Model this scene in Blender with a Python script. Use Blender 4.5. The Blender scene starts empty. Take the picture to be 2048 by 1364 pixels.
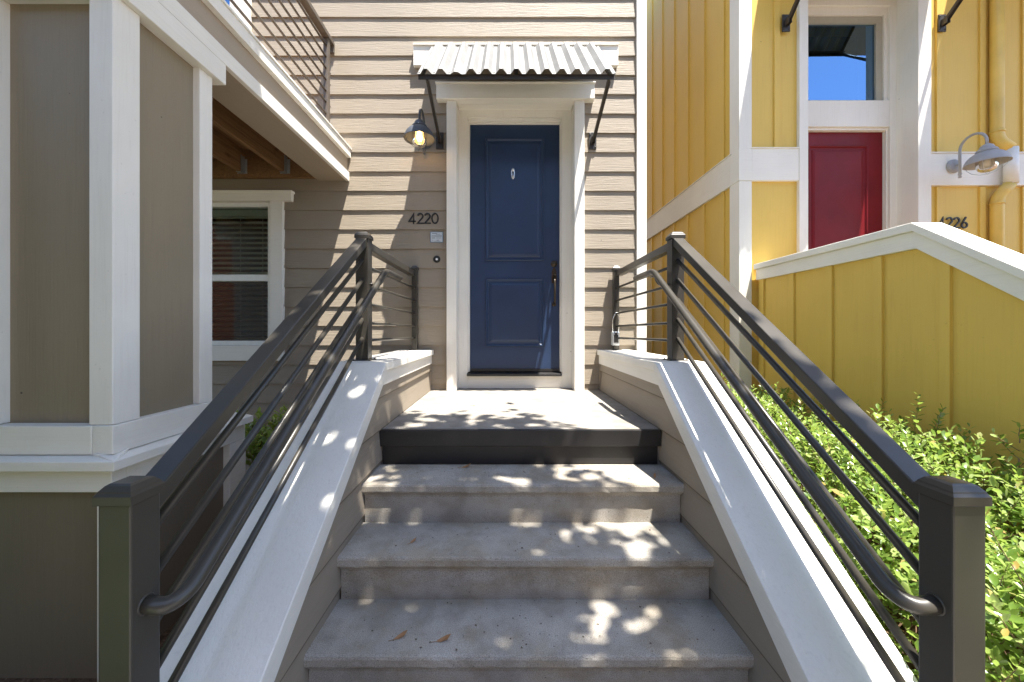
import bpy, bmesh, math, random
from mathutils import Vector, Matrix
R = math.radians
random.seed(7)
S = bpy.context.scene
COL = S.collection

# ------------------------------------------------------------------ helpers
ORG = {}          # world origin of every thing, so that parts can be given in world coordinates


def tag(o, label=None, cat=None, group=None, kind=None):
    if label: o['label'] = label
    if cat: o['category'] = cat
    if group: o['group'] = group
    if kind: o['kind'] = kind
    return o


def thing(name, loc, label, cat, group=None):
    o = bpy.data.objects.new(name, None)
    COL.objects.link(o)
    o.location = loc
    o.empty_display_size = 0.1
    ORG[o] = Vector(loc)
    return tag(o, label, cat, group)


class MB:
    def __init__(self):
        self.v, self.f, self.s = [], [], []

    def face(self, pts, smooth=False):
        n = len(self.v)
        self.v += [tuple(p) for p in pts]
        self.f.append(tuple(range(n, n + len(pts))))
        self.s.append(smooth)

    def hexa(self, b, t):
        """b, t: four bottom and four top corners, same order (counter-clockwise seen from above)"""
        n = len(self.v)
        self.v += [tuple(p) for p in b] + [tuple(p) for p in t]
        for q in ((3, 2, 1, 0), (4, 5, 6, 7), (0, 1, 5, 4), (1, 2, 6, 5), (2, 3, 7, 6), (3, 0, 4, 7)):
            self.f.append(tuple(n + i for i in q))
            self.s.append(False)

    def box(self, x0, x1, y0, y1, z0, z1):
        self.hexa([(x0, y0, z0), (x1, y0, z0), (x1, y1, z0), (x0, y1, z0)],
                  [(x0, y0, z1), (x1, y0, z1), (x1, y1, z1), (x0, y1, z1)])
        return self

    def prism_x(self, poly, x0, x1):
        """poly: (y, z) points, counter-clockwise seen from +x"""
        n, k = len(self.v), len(poly)
        self.v += [(x0, y, z) for y, z in poly] + [(x1, y, z) for y, z in poly]
        self.f.append(tuple(range(n + k - 1, n - 1, -1))); self.s.append(False)
        self.f.append(tuple(range(n + k, n + 2 * k))); self.s.append(False)
        for i in range(k):
            j = (i + 1) % k
            self.f.append((n + i, n + j, n + k + j, n + k + i)); self.s.append(False)
        return self

    def bar(self, a, b, w, h, up=(0, 0, 1)):
        """square bar from a to b, w across and h along up"""
        a, b = Vector(a), Vector(b)
        d = (b - a).normalized()
        u = Vector(up)
        s = d.cross(u).normalized()
        u = s.cross(d).normalized()
        c = [(-1, -1), (1, -1), (1, 1), (-1, 1)]
        A = [a + s * (i * w / 2) + u * (j * h / 2) for i, j in c]
        B = [b + s * (i * w / 2) + u * (j * h / 2) for i, j in c]
        self.hexa(A, B)
        return self

    def tube(self, pts, r, seg=12, cap=True, radii=None):
        pts = [Vector(p) for p in pts]
        n0 = len(self.v)
        prev = None
        for i, p in enumerate(pts):
            if i == 0: t = pts[1] - p
            elif i == len(pts) - 1: t = p - pts[i - 1]
            else: t = (pts[i + 1] - p).normalized() + (p - pts[i - 1]).normalized()
            t.normalize()
            if prev is None:
                a = Vector((0, 0, 1)) if abs(t.z) < 0.9 else Vector((1, 0, 0))
                s = t.cross(a).normalized()
            else:
                s = prev - t * prev.dot(t)
                s.normalize()
            prev = s
            u = s.cross(t)
            rr = radii[i] if radii else r
            for k in range(seg):
                an = 2 * math.pi * k / seg
                self.v.append(tuple(p + s * (rr * math.cos(an)) + u * (rr * math.sin(an))))
        m = len(pts)
        for i in range(m - 1):
            for k in range(seg):
                a, b = n0 + i * seg + k, n0 + i * seg + (k + 1) % seg
                self.f.append((a, a + seg, b + seg, b)); self.s.append(True)
        if cap:
            self.f.append(tuple(n0 + k for k in range(seg))); self.s.append(False)
            self.f.append(tuple(n0 + (m - 1) * seg + k for k in range(seg - 1, -1, -1))); self.s.append(False)
        return self

    def lathe(self, prof, c, seg=32, axis='z'):
        """prof: (radius, height) pairs; axis z up or y pointing to the viewer (-y)"""
        n0 = len(self.v)
        c = Vector(c)
        for r, h in prof:
            for k in range(seg):
                a = 2 * math.pi * k / seg
                if axis == 'z': p = Vector((r * math.cos(a), r * math.sin(a), h))
                else: p = Vector((r * math.cos(a), -h, r * math.sin(a)))
                self.v.append(tuple(c + p))
        for i in range(len(prof) - 1):
            for k in range(seg):
                a, b = n0 + i * seg + k, n0 + i * seg + (k + 1) % seg
                self.f.append((a, b, b + seg, a + seg)); self.s.append(True)
        return self

    def build(self, name, mat, parent=None, bevel=0.0, label=None, autos=None):
        me = bpy.data.meshes.new(name)
        o0 = Vector((0, 0, 0))
        p = parent
        while p is not None:
            if p in ORG: o0 = ORG[p]
            p = p.parent
        me.from_pydata([(x - o0.x, y - o0.y, z - o0.z) for x, y, z in self.v], [], self.f)
        me.polygons.foreach_set('use_smooth', self.s)
        me.update()
        if mat: me.materials.append(mat)
        o = bpy.data.objects.new(name, me)
        COL.objects.link(o)
        if parent: o.parent = parent
        if bevel:
            m = o.modifiers.new('bevel', 'BEVEL')
            m.width = bevel; m.segments = 2; m.limit_method = 'ANGLE'; m.angle_limit = R(35)
        if label: o['label'] = label
        return o


def fillet(pts, rad, n=8):
    pts = [Vector(p) for p in pts]
    out = [pts[0]]
    for i in range(1, len(pts) - 1):
        p, a, b = pts[i], pts[i - 1], pts[i + 1]
        da, db = (a - p), (b - p)
        r = min(rad, da.length * 0.49, db.length * 0.49)
        A, B = p + da.normalized() * r, p + db.normalized() * r
        for k in range(n + 1):
            t = k / n
            out.append(A * (1 - t) ** 2 + p * 2 * t * (1 - t) + B * t ** 2)
    out.append(pts[-1])
    return out


# ------------------------------------------------------------------ materials
class NT:
    def __init__(self, name):
        self.m = bpy.data.materials.new(name)
        self.m.use_nodes = True
        self.t = self.m.node_tree
        self.t.nodes.clear()
        self.out = self.n('ShaderNodeOutputMaterial')

    def n(self, typ, **kw):
        x = self.t.nodes.new(typ)
        for k, v in kw.items(): setattr(x, k, v)
        return x

    def l(self, a, b): self.t.links.new(a, b)

    def coord(self, scale=(1, 1, 1)):
        tc = self.n('ShaderNodeTexCoord')
        mp = self.n('ShaderNodeMapping')
        mp.inputs['Scale'].default_value = scale
        self.l(tc.outputs['Object'], mp.inputs['Vector'])
        return mp.outputs['Vector']

    def noise(self, vec, scale, detail=4, rough=0.55, dist=0.0):
        x = self.n('ShaderNodeTexNoise')
        x.inputs['Scale'].default_value = scale
        x.inputs['Detail'].default_value = detail
        x.inputs['Roughness'].default_value = rough
        x.inputs['Distortion'].default_value = dist
        self.l(vec, x.inputs['Vector'])
        return x.outputs['Fac']

    def ramp(self, fac, stops):
        x = self.n('ShaderNodeValToRGB')
        cr = x.color_ramp
        while len(cr.elements) < len(stops): cr.elements.new(0.5)
        for e, (p, c) in zip(cr.elements, stops):
            e.position = p
            e.color = tuple(c) + (1,) if len(c) == 3 else c
        self.l(fac, x.inputs['Fac'])
        return x.outputs['Color']

    def mix(self, fac, a, b, mode='MIX'):
        x = self.n('ShaderNodeMix', data_type='RGBA', blend_type=mode)
        for s, v in ((x.inputs['Factor'], fac), (x.inputs['A'], a), (x.inputs['B'], b)):
            if hasattr(v, 'is_output'): self.l(v, s)
            elif isinstance(v, (int, float)): s.default_value = v
            else: s.default_value = tuple(v) + (1,)
        return x.outputs['Result']

    def bump(self, h, strength=0.3, dist=0.002, prev=None):
        x = self.n('ShaderNodeBump')
        x.inputs['Strength'].default_value = strength
        x.inputs['Distance'].default_value = dist
        self.l(h, x.inputs['Height'])
        if prev is not None: self.l(prev, x.inputs['Normal'])
        return x.outputs['Normal']

    def bsdf(self, col, rough=0.5, normal=None, spec=0.5, metal=0.0, coat=0.0):
        b = self.n('ShaderNodeBsdfPrincipled')
        for nm, v in (('Base Color', col), ('Roughness', rough)):
            if hasattr(v, 'is_output'): self.l(v, b.inputs[nm])
            elif isinstance(v, (int, float)): b.inputs[nm].default_value = v
            else: b.inputs[nm].default_value = tuple(v) + (1,)
        b.inputs['Specular IOR Level'].default_value = spec
        b.inputs['Metallic'].default_value = metal
        b.inputs['Coat Weight'].default_value = coat
        if normal is not None: self.l(normal, b.inputs['Normal'])
        return b

    def done(self, b):
        self.l(b.outputs[0], self.out.inputs['Surface'])
        return self.m


def sc(c, k): return tuple(min(1.0, x * k) for x in c)


def painted_wood(name, col, grain=(1.2, 30, 34), strength=0.35, rough=0.55, dirt=0.12, wear=0.0, dist=0.0025, seam=None):
    """painted fibre cement or timber: grain bump along one axis, faint large stains, small dirt specks"""
    t = NT(name)
    v = t.coord(grain)
    g = t.noise(v, 3.0, 6, 0.62, 0.6)
    w = t.coord((1, 1, 1))
    big = t.noise(w, 1.7, 4)
    c = t.mix(t.ramp(big, [(0.3, (0, 0, 0)), (0.75, (1, 1, 1))]), sc(col, 1 - dirt), sc(col, 1 + dirt * 0.35))
    sp = t.ramp(t.noise(w, 55, 2), [(0.70, (0, 0, 0)), (0.78, (1, 1, 1))])
    x = t.n('ShaderNodeMath', operation='MULTIPLY'); x.inputs[1].default_value = 0.35
    t.l(sp, x.inputs[0])
    c = t.mix(x.outputs[0], c, sc(col, 0.6))
    gd = t.ramp(g, [(0.28, (0.945, 0.94, 0.93)), (0.50, (1, 1, 1))])
    c = t.mix(1.0, c, gd, 'MULTIPLY')
    vo = t.n('ShaderNodeTexVoronoi'); vo.inputs['Scale'].default_value = 3.6      # nail heads and knocks
    t.l(w, vo.inputs['Vector'])
    c = t.mix(t.ramp(vo.outputs['Distance'], [(0.013, (1, 1, 1)), (0.020, (0, 0, 0))]), c, sc(col, 0.25))
    if wear:
        wr = t.ramp(t.noise(w, 38, 5, 0.7), [(0.60, (0, 0, 0)), (0.66, (1, 1, 1))])
        y = t.n('ShaderNodeMath', operation='MULTIPLY'); y.inputs[1].default_value = wear
        t.l(wr, y.inputs[0])
        c = t.mix(y.outputs[0], c, (0.33, 0.31, 0.26))
    if seam:                                             # grime and crease shade painted along the laps
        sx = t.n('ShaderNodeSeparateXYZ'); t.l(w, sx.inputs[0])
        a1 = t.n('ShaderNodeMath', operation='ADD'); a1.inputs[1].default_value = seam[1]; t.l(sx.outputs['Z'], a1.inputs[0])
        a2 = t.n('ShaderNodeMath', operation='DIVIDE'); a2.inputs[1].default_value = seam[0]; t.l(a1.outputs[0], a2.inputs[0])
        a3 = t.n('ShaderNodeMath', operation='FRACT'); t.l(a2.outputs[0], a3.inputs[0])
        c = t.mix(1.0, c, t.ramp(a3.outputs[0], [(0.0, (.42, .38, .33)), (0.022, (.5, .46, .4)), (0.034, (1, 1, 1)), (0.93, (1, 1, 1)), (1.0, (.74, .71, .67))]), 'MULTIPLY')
    n = t.bump(g, strength, dist)
    n = t.bump(t.noise(w, 160, 3), 0.18, 0.001, n)
    return t.done(t.bsdf(c, rough, n, 0.35))


def metal_paint(name, col, rough=0.35, spec=0.5, bump=0.05, dirt=0.18):
    t = NT(name)
    w = t.coord()
    c = t.mix(t.ramp(t.noise(w, 3, 3), [(0.3, (0, 0, 0)), (0.7, (1, 1, 1))]), sc(col, 0.85), sc(col, 1.15))
    d = t.ramp(t.noise(w, 70, 4), [(0.66, (0, 0, 0)), (0.75, (1, 1, 1))])
    x = t.n('ShaderNodeMath', operation='MULTIPLY'); x.inputs[1].default_value = dirt
    t.l(d, x.inputs[0])
    c = t.mix(x.outputs[0], c, (0.18, 0.165, 0.14))
    rg = t.n('ShaderNodeMapRange')
    rg.inputs['To Min'].default_value = rough * 0.8
    rg.inputs['To Max'].default_value = rough * 1.35
    t.l(t.noise(w, 9, 3), rg.inputs['Value'])
    n = t.bump(t.noise(w, 260, 2), bump, 0.0006)
    return t.done(t.bsdf(c, rg.outputs[0], n, spec))


def concrete(name, col, speck=0.55, rough=0.85, sand=300):
    t = NT(name)
    w = t.coord()
    big = t.noise(w, 2.2, 5)
    c = t.mix(t.ramp(big, [(0.3, (0, 0, 0)), (0.7, (1, 1, 1))]), sc(col, 0.74), sc(col, 1.10))
    c = t.mix(1.0, c, t.ramp(t.noise(w, 9, 6, 0.65), [(0.36, (0.84, 0.82, 0.79)), (0.56, (1, 1, 1))]), 'MULTIPLY')
    st = t.ramp(t.noise(t.coord((1, 1, 2.5)), 3.3, 5, 0.6), [(0.46, (1, 1, 1)), (0.66, (.94, .88, .78) if speck > .4 else (.97, .95, .92))])
    c = t.mix(1.0, c, st, 'MULTIPLY')
    fine = t.noise(w, sand, 2, 0.7)
    c = t.mix(1.0, c, t.ramp(fine, [(0.30, (1 - speck,) * 3), (0.52, (1, 1, 1)), (0.72, (1 + speck * .5,) * 3)]), 'MULTIPLY')
    vo = t.n('ShaderNodeTexVoronoi'); vo.inputs['Scale'].default_value = 42
    t.l(w, vo.inputs['Vector'])
    pit = t.ramp(vo.outputs['Distance'], [(0.07, (1, 1, 1)), (0.13, (0, 0, 0))])
    msk = t.ramp(t.noise(w, 21, 2), [(0.52, (0, 0, 0)), (0.58, (1, 1, 1))])
    pm = t.n('ShaderNodeMath', operation='MULTIPLY')
    t.l(pit, pm.inputs[0]); t.l(msk, pm.inputs[1])
    c = t.mix(pm.outputs[0], c, sc(col, 0.28))
    n = t.bump(fine, 0.35, 0.0012)
    n = t.bump(t.noise(w, 60, 4), 0.25, 0.002, n)
    return t.done(t.bsdf(c, rough, n, 0.25))


def plain(name, col, rough=0.5, spec=0.5, metal=0.0, coat=0.0):
    t = NT(name)
    w = t.coord()
    c = t.mix(t.noise(w, 25, 3), sc(col, 0.9), sc(col, 1.1))
    return t.done(t.bsdf(c, rough, None, spec, metal, coat))


def glass_pane(name, tint, refl, gtint=(0.92, 0.95, 1.0)):
    t = NT(name)
    g = t.n('ShaderNodeBsdfGlossy'); g.inputs['Roughness'].default_value = 0.0
    g.inputs['Color'].default_value = tuple(gtint) + (1,)
    tr = t.n('ShaderNodeBsdfTransparent'); tr.inputs['Color'].default_value = tuple(tint) + (1,)
    lw = t.n('ShaderNodeFresnel'); lw.inputs['IOR'].default_value = 1.5
    ad = t.n('ShaderNodeMath', operation='ADD', use_clamp=True); ad.inputs[1].default_value = refl
    t.l(lw.outputs[0], ad.inputs[0])
    w = t.coord()
    n = t.bump(t.noise(w, 1.3, 2), 0.08, 0.01)
    t.l(n, g.inputs['Normal'])
    m = t.n('ShaderNodeMixShader')
    t.l(ad.outputs[0], m.inputs[0]); t.l(tr.outputs[0], m.inputs[1]); t.l(g.outputs[0], m.inputs[2])
    return t.done(m)


def leaf_mat(name, cols, trans=(0.35, 0.55, 0.05), tw=0.35, rough=0.35):
    t = NT(name)
    geo = t.n('ShaderNodeNewGeometry')
    k = len(cols)
    c = t.ramp(geo.outputs['Random Per Island'], [((i / (k - 1)) * (1 if k < 6 else (.97 / .8 if i < k - 1 else 1)), cc) for i, cc in enumerate(cols)])
    b = t.bsdf(c, rough, None, 0.5)
    tr = t.n('ShaderNodeBsdfTranslucent')
    t.l(t.mix(0.5, c, trans), tr.inputs['Color'])
    m = t.n('ShaderNodeMixShader'); m.inputs[0].default_value = tw
    t.l(b.outputs[0], m.inputs[1]); t.l(tr.outputs[0], m.inputs[2])
    return t.done(m)


def raw_timber(name, col):
    t = NT(name)
    v = t.coord((22, 1.0, 22))
    g = t.noise(v, 2.2, 8, 0.65, 1.2)
    c = t.ramp(g, [(0.25, sc(col, 0.30)), (0.45, sc(col, 0.8)), (0.62, col), (0.8, sc(col, 1.5))])
    kn = t.ramp(t.noise(t.coord((1.5, 1, 1.5)), 4, 2), [(0.66, (1, 1, 1)), (0.74, (0.35, 0.3, 0.25))])
    c = t.mix(1.0, c, kn, 'MULTIPLY')
    return t.done(t.bsdf(c, 0.7, t.bump(g, 0.3, 0.002), 0.3))


BEIGE = (0.295, 0.247, 0.189)
WHITE = (0.80, 0.767, 0.695)
YEL = (0.715, 0.485, 0.108)
M = dict(
    siding=painted_wood('beige_siding', BEIGE, (1.7, 42, 46), 1.0, 0.6, 0.08, dist=0.004),
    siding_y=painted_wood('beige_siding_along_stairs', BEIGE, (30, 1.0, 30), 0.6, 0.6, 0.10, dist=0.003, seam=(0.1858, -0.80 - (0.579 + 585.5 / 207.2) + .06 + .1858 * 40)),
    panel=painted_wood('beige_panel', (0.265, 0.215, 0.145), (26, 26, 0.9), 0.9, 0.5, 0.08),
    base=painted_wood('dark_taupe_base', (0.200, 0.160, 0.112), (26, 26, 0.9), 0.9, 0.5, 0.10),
    white_x=painted_wood('white_trim_across', WHITE, (1.2, 34, 34), 0.35, 0.5, 0.08),
    white_y=painted_wood('white_trim_deep', WHITE, (34, 1.2, 34), 0.35, 0.5, 0.10, wear=0.05),
    white_z=painted_wood('white_trim_upright', WHITE, (34, 34, 1.2), 0.35, 0.5, 0.08),
    cap=painted_wood('white_cap_weathered', WHITE, (34, 1.2, 34), 0.5, 0.5, 0.10, wear=0.12),
    fascia=painted_wood('tan_fascia', (0.36, 0.295, 0.225), (34, 1.2, 34), 0.3, 0.5, 0.06),
    yellow=painted_wood('yellow_boards', YEL, (26, 26, 0.8), 0.35, 0.5, 0.07),
    yellow_metal=metal_paint('yellow_pipe', YEL, 0.4),
    rail=metal_paint('bronze_rail', (0.047, 0.042, 0.034), 0.31, 0.42, 0.02, 0.04),
    balrail=metal_paint('taupe_balcony_rail', (0.105, 0.085, 0.067), 0.42, 0.35),
    bronze=metal_paint('dark_bronze', (0.035, 0.028, 0.022), 0.4, 0.5),
    sheet=metal_paint('white_corrugated', (0.185, 0.183, 0.178), 0.45, 0.4, 0.08),
    lampgrey=metal_paint('slate_lamp', (0.06, 0.067, 0.082), 0.5, 0.4),
    lamppale=metal_paint('pale_lamp', (0.34, 0.34, 0.355), 0.5, 0.4),
    navy=metal_paint('navy_door', (0.016, 0.036, 0.086), 0.36, 0.5, 0.03),
    red=metal_paint('red_door', (0.165, 0.008, 0.011), 0.40, 0.22, 0.03),
    black=metal_paint('black_nosing', (0.016, 0.015, 0.015), 0.42, 0.5, 0.15),
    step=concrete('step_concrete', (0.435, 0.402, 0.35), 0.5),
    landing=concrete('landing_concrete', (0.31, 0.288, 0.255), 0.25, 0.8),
    path=concrete('path_concrete', (0.40, 0.38, 0.35), 0.3),
    timber=raw_timber('joist_timber', (0.25, 0.135, 0.058)),
    galv=plain('galvanised', (0.45, 0.47, 0.48), 0.45, 0.5, 0.8),
    silver=plain('silver', (0.75, 0.74, 0.72), 0.25, 0.5, 0.9),
    brass=plain('aged_bronze', (0.06, 0.045, 0.03), 0.35, 0.5, 0.6),
    vinyl=plain('white_vinyl', (0.74, 0.73, 0.69), 0.4),
    vinylbeige=plain('beige_vinyl', (0.40, 0.37, 0.29), 0.4),
    blind=plain('blind_slats', (0.80, 0.82, 0.77), 0.5),
    dark=plain('dark_room', (0.035, 0.028, 0.022), 0.9),
    bluegrey=plain('plaque_blue', (0.16, 0.24, 0.33), 0.4),
    plaque=plain('plaque_face', (0.50, 0.54, 0.56), 0.35),
    ink=plain('ink', (0.16, 0.18, 0.20), 0.6),
    button=plain('white_button', (0.8, 0.8, 0.8), 0.3),
    numeral=plain('black_numeral', (0.012, 0.011, 0.010), 0.5),
    glass=glass_pane('window_glass', (0.74, 0.86, 0.78), 0.05),
    skyglass=glass_pane('transom_glass', (0.25, 0.3, 0.35), 0.45, (0.26, 0.46, 0.76)),
    screenglass=glass_pane('screened_glass', (0.34, 0.36, 0.32), 0.06),
    hedge=leaf_mat('hedge_leaf', [(0.07, 0.13, 0.02), (0.13, 0.22, 0.035), (0.20, 0.28, 0.055), (0.26, 0.35, 0.085), (0.34, 0.40, 0.16), (0.33, 0.20, 0.05)], (0.55, 0.72, 0.12), 0.40, 0.27),
    treeleaf=leaf_mat('tree_leaf', [(0.05, 0.10, 0.02), (0.08, 0.15, 0.025), (0.11, 0.19, 0.03)], (0.35, 0.55, 0.05), 0.3, 0.4),
    bark=painted_wood('bark', (0.15, 0.11, 0.08), (20, 20, 3), 0.9, 0.85, 0.3),
    twig=plain('twig', (0.20, 0.125, 0.07), 0.8),
    deadleaf=leaf_mat('dead_leaf', [(0.30, 0.12, 0.05), (0.42, 0.22, 0.10), (0.24, 0.13, 0.07)], (0.5, 0.25, 0.1), 0.2, 0.5),
)
def globe_mat(name, col, k):
    t = NT(name)
    a = t.n('ShaderNodeBsdfTranslucent'); a.inputs['Color'].default_value = tuple(col) + (1,)
    b = t.n('ShaderNodeBsdfTransparent'); b.inputs['Color'].default_value = (0.96, 0.94, 0.9, 1)
    c = t.n('ShaderNodeBsdfGlossy'); c.inputs['Roughness'].default_value = 0.06
    m1 = t.n('ShaderNodeMixShader'); m1.inputs[0].default_value = 1 - k
    t.l(a.outputs[0], m1.inputs[1]); t.l(b.outputs[0], m1.inputs[2])
    lw = t.n('ShaderNodeFresnel'); lw.inputs['IOR'].default_value = 1.5
    m2 = t.n('ShaderNodeMixShader')
    t.l(lw.outputs[0], m2.inputs[0]); t.l(m1.outputs[0], m2.inputs[1]); t.l(c.outputs[0], m2.inputs[2])
    return t.done(m2)


M['globe'] = globe_mat('warm_globe_glass', (0.85, 0.64, 0.36), 0.45)
M['clearglobe'] = globe_mat('clear_globe_glass', (0.8, 0.8, 0.76), 0.3)
_t = NT('lamp_bulb')
_e = _t.n('ShaderNodeEmission')
_e.inputs['Color'].default_value = (1.0, 0.66, 0.30, 1)
_e.inputs['Strength'].default_value = 16.0
M['bulb'] = _t.done(_e)


def soil_mat():
    t = NT('bark_mulch_soil')
    w = t.coord()
    a = t.noise(w, 38, 6, 0.7, 1.0)
    c = t.ramp(a, [(0.25, (0.035, 0.02, 0.012)), (0.45, (0.10, 0.06, 0.035)), (0.6, (0.19, 0.12, 0.075)), (0.78, (0.34, 0.24, 0.16))])
    return t.done(t.bsdf(c, 0.9, t.bump(a, 0.9, 0.02), 0.2))


M['soil'] = soil_mat()
_t = NT('ground_cover')
_g = _t.noise(_t.coord(), 60, 5, 0.7)
M['bounce_lawn'] = _t.done(_t.bsdf(_t.ramp(_g, [(0.3, (0.03, 0.06, 0.012)), (0.6, (0.09, 0.15, 0.03))]), 0.8, _t.bump(_g, 0.8, 0.02), 0.2))
M['terracotta'] = painted_wood('terracotta_boards', (0.30, 0.11, 0.055), (1.0, 30, 30), 0.4, 0.6, 0.1)

# ------------------------------------------------------------------ camera, sun and sky
F, W_, H_ = 770.0, 2048.0, 1364.0
cam = bpy.data.cameras.new('camera')
cam.sensor_fit = 'HORIZONTAL'
cam.sensor_width = 36.0
cam.lens = 36.0 * F / W_
cam.shift_x = (W_ / 2 - 1014) / W_
cam.shift_y = (660 - H_ / 2) / W_
cam.clip_start = 0.02
cam.clip_end = 500
co = bpy.data.objects.new('camera', cam)
COL.objects.link(co)
co.location = (0, 0, 0.579)
co.rotation_euler = (R(90), 0, 0)
S.camera = co

L = Vector((-0.2186, 0.238, -1.0)).normalized()      # the way sunlight travels
sun = bpy.data.lights.new('sun', 'SUN')
sun.energy = 5.0
sun.angle = R(0.53)
sun.color = (1.0, 0.955, 0.88)
so = bpy.data.objects.new('sun', sun)
COL.objects.link(so)
so.rotation_euler = (-L).to_track_quat('Z', 'Y').to_euler()
so.location = (3, -4, 9)
elev = math.asin(-L.z)
az = math.atan2(-L.x, -L.y)                            # from +Y, clockwise
world = bpy.data.worlds.new('World')
S.world = world
world.use_nodes = True
wt = world.node_tree
wt.nodes.clear()
sky = wt.nodes.new('ShaderNodeTexSky')
sky.sky_type = 'NISHITA'
sky.sun_disc = False
sky.sun_elevation = elev
sky.sun_rotation = az
sky.air_density = 1.0
sky.dust_density = 0.6
sky.ozone_density = 1.0
bg = wt.nodes.new('ShaderNodeBackground')
bg.inputs['Strength'].default_value = 0.125
wo = wt.nodes.new('ShaderNodeOutputWorld')
wt.links.new(sky.outputs[0], bg.inputs['Color'])
wt.links.new(bg.outputs[0], wo.inputs['Surface'])
S.view_settings.view_transform = 'Standard'
S.view_settings.look = 'None'
S.view_settings.gamma = 1
S.view_settings.exposure = 1.85
S.cycles.max_bounces = 10
S.cycles.diffuse_bounces = 5
S.cycles.transparent_max_bounces = 16
S.cycles.use_denoising = True
S.cycles.sample_clamp_indirect = 8

GZ = -0.80                                              # ground level, the landing is 0

# ------------------------------------------------------------------ ground
g = MB()
g.face([(-70, -70, GZ), (70, -70, GZ), (70, 70, GZ), (-70, 70, GZ)])
tag(g.build('ground', M['soil']), 'brown bark mulch soil of the planting beds', 'soil', kind='structure')
g = MB()
g.face([(-14, -5.0, GZ + .006), (14, -5.0, GZ + .006), (14, -2.4, GZ + .006), (-14, -2.4, GZ + .006)])
tag(g.build('path', M['path']), 'pale concrete path in front of the houses', 'path', kind='structure')
g = MB()
g.face([(-14, -2.4, GZ + .004), (-1.05, -2.4, GZ + .004), (-1.05, 1.44, GZ + .004), (-14, 1.44, GZ + .004)])  # added out of view, gives the bay front a green bounce
tag(g.build('bounce_lawn', M['bounce_lawn']), 'green ground cover, unseen, added to bounce green onto the bay', 'bounce_lawn', kind='structure')
g = MB()
g.face([(-1.05, -2.4, GZ + .006), (1.2, -2.4, GZ + .006), (1.2, 1.45, GZ + .006), (-1.05, 1.45, GZ + .006)])
tag(g.build('pavement', M['path']), 'short pavement leading to the lowest concrete step', 'pavement', kind='structure')


# ------------------------------------------------------------------ lap siding
def lap_wall(mb, x0, x1, z0, z1, y, holes=(), pitch=0.1858, phase=0.0, flip=1, axis='x', lim=None):
    """horizontal lap boards. axis x: boards run along x in the plane y (facing -y);
    axis y: boards run along y in the plane x=y_arg, flip +1 faces +x. lim(z) gives the lowest run coordinate."""
    k0 = math.floor((z0 - phase) / pitch) - 1
    rnd = random.Random(int(abs(x0 * 100 + y * 10)) + 3)
    z = phase + k0 * pitch
    while z < z1:
        zb, zt = z, z + pitch
        cuts = sorted({max(zb, z0), min(zt, z1)} | {c for h in holes for c in (h[2], h[3]) if zb < c < zt and z0 < c < z1})
        for a, b in zip(cuts, cuts[1:]):
            if b - a < 1e-4: continue
            mid = (a + b) / 2
            iv = [(x0, x1)]
            for h in holes:
                if h[2] <= mid <= h[3]:
                    nv = []
                    for p, q in iv:
                        if h[1] <= p or h[0] >= q: nv.append((p, q)); continue
                        if h[0] > p: nv.append((p, h[0]))
                        if h[1] < q: nv.append((h[1], q))
                    iv = nv
            for p, q in iv:
                off = lambda zz: 0.0145 - 0.0135 * (zz - zb) / pitch
                oa, ob = off(a), off(b)
                n = max(1, int((q - p) / 0.22))
                pl = lim(a) if lim else p
                ph = lim(b) if lim else p
                lo, hi = [], []
                for i in range(n + 1):
                    t = i / n
                    j = rnd.uniform(-.0011, .0011) if axis == 'x' else 0
                    jz = rnd.uniform(-.0012, .0012) if (axis == 'x' and a == zb) else 0
                    u0, u1 = max(pl, p) * (1 - t) + q * t, max(ph, p) * (1 - t) + q * t
                    lo.append((u0, oa + j, a + jz)); hi.append((u1, ob + j * .3, b))
                def P(u, o, zz):
                    return (u, y - o, zz) if axis == 'x' else (y + flip * o, u, zz)
                for i in range(n):
                    q4 = [P(*lo[i]), P(*lo[i + 1]), P(*hi[i + 1]), P(*hi[i])]
                    mb.face(q4 if (axis == 'x' or flip > 0) else q4[::-1])
                    if a == zb:
                        u0, u1 = lo[i], lo[i + 1]
                        q4 = [P(u0[0], 0.0, u0[2]), P(u1[0], 0.0, u1[2]), P(*u1), P(*u0)]
                        mb.face(q4 if (axis == 'x' or flip > 0) else q4[::-1])
        z += pitch


PH = 0.579 + 585.5 / 207.2        # one lap edge lies here
WY = 3.716                        # facade plane

# ================================================================== beige house
house = thing('beige_house', (0, WY, GZ), 'beige lap-sided house with a navy front door and white corner board', 'house')
mb = MB()
DOOR_HOLE = (-0.53, 0.69, -0.1, 2.85)
WIN_HOLE = (-3.34, -2.26, 0.36, 1.84)
BAL_HOLE = (-3.95, -2.56, 2.34, 4.42)
lap_wall(mb, -5.2, 1.30, GZ, 5.6, WY, [DOOR_HOLE, WIN_HOLE, BAL_HOLE], phase=PH)
wall = mb.build('wall', M['siding'], house)
mb = MB()                                                # body of the house behind the boards
mb.face([(1.27, WY + .02, GZ), (1.27, 9, GZ), (1.27, 9, 5.6), (1.27, WY + .02, 5.6)])
mb.face([(-5.2, 9, GZ), (-5.2, WY, GZ), (-5.2, WY, 5.6), (-5.2, 9, 5.6)])
mb.face([(1.27, 9, GZ), (-5.2, 9, GZ), (-5.2, 9, 5.6), (1.27, 9, 5.6)])
mb.face([(-5.2, WY, 5.6), (1.27, WY, 5.6), (1.27, 9, 5.6), (-5.2, 9, 5.6)])
mb.build('rear_wall', M['siding'], house)
mb = MB()
mb.box(1.243, 1.337, WY - .032, WY + .02, GZ, 5.6)
mb.box(1.2705, 1.339, WY + .02, WY + .13, GZ, 5.6)
mb.build('corner_board', M['white_z'], house, 0.003)

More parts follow.
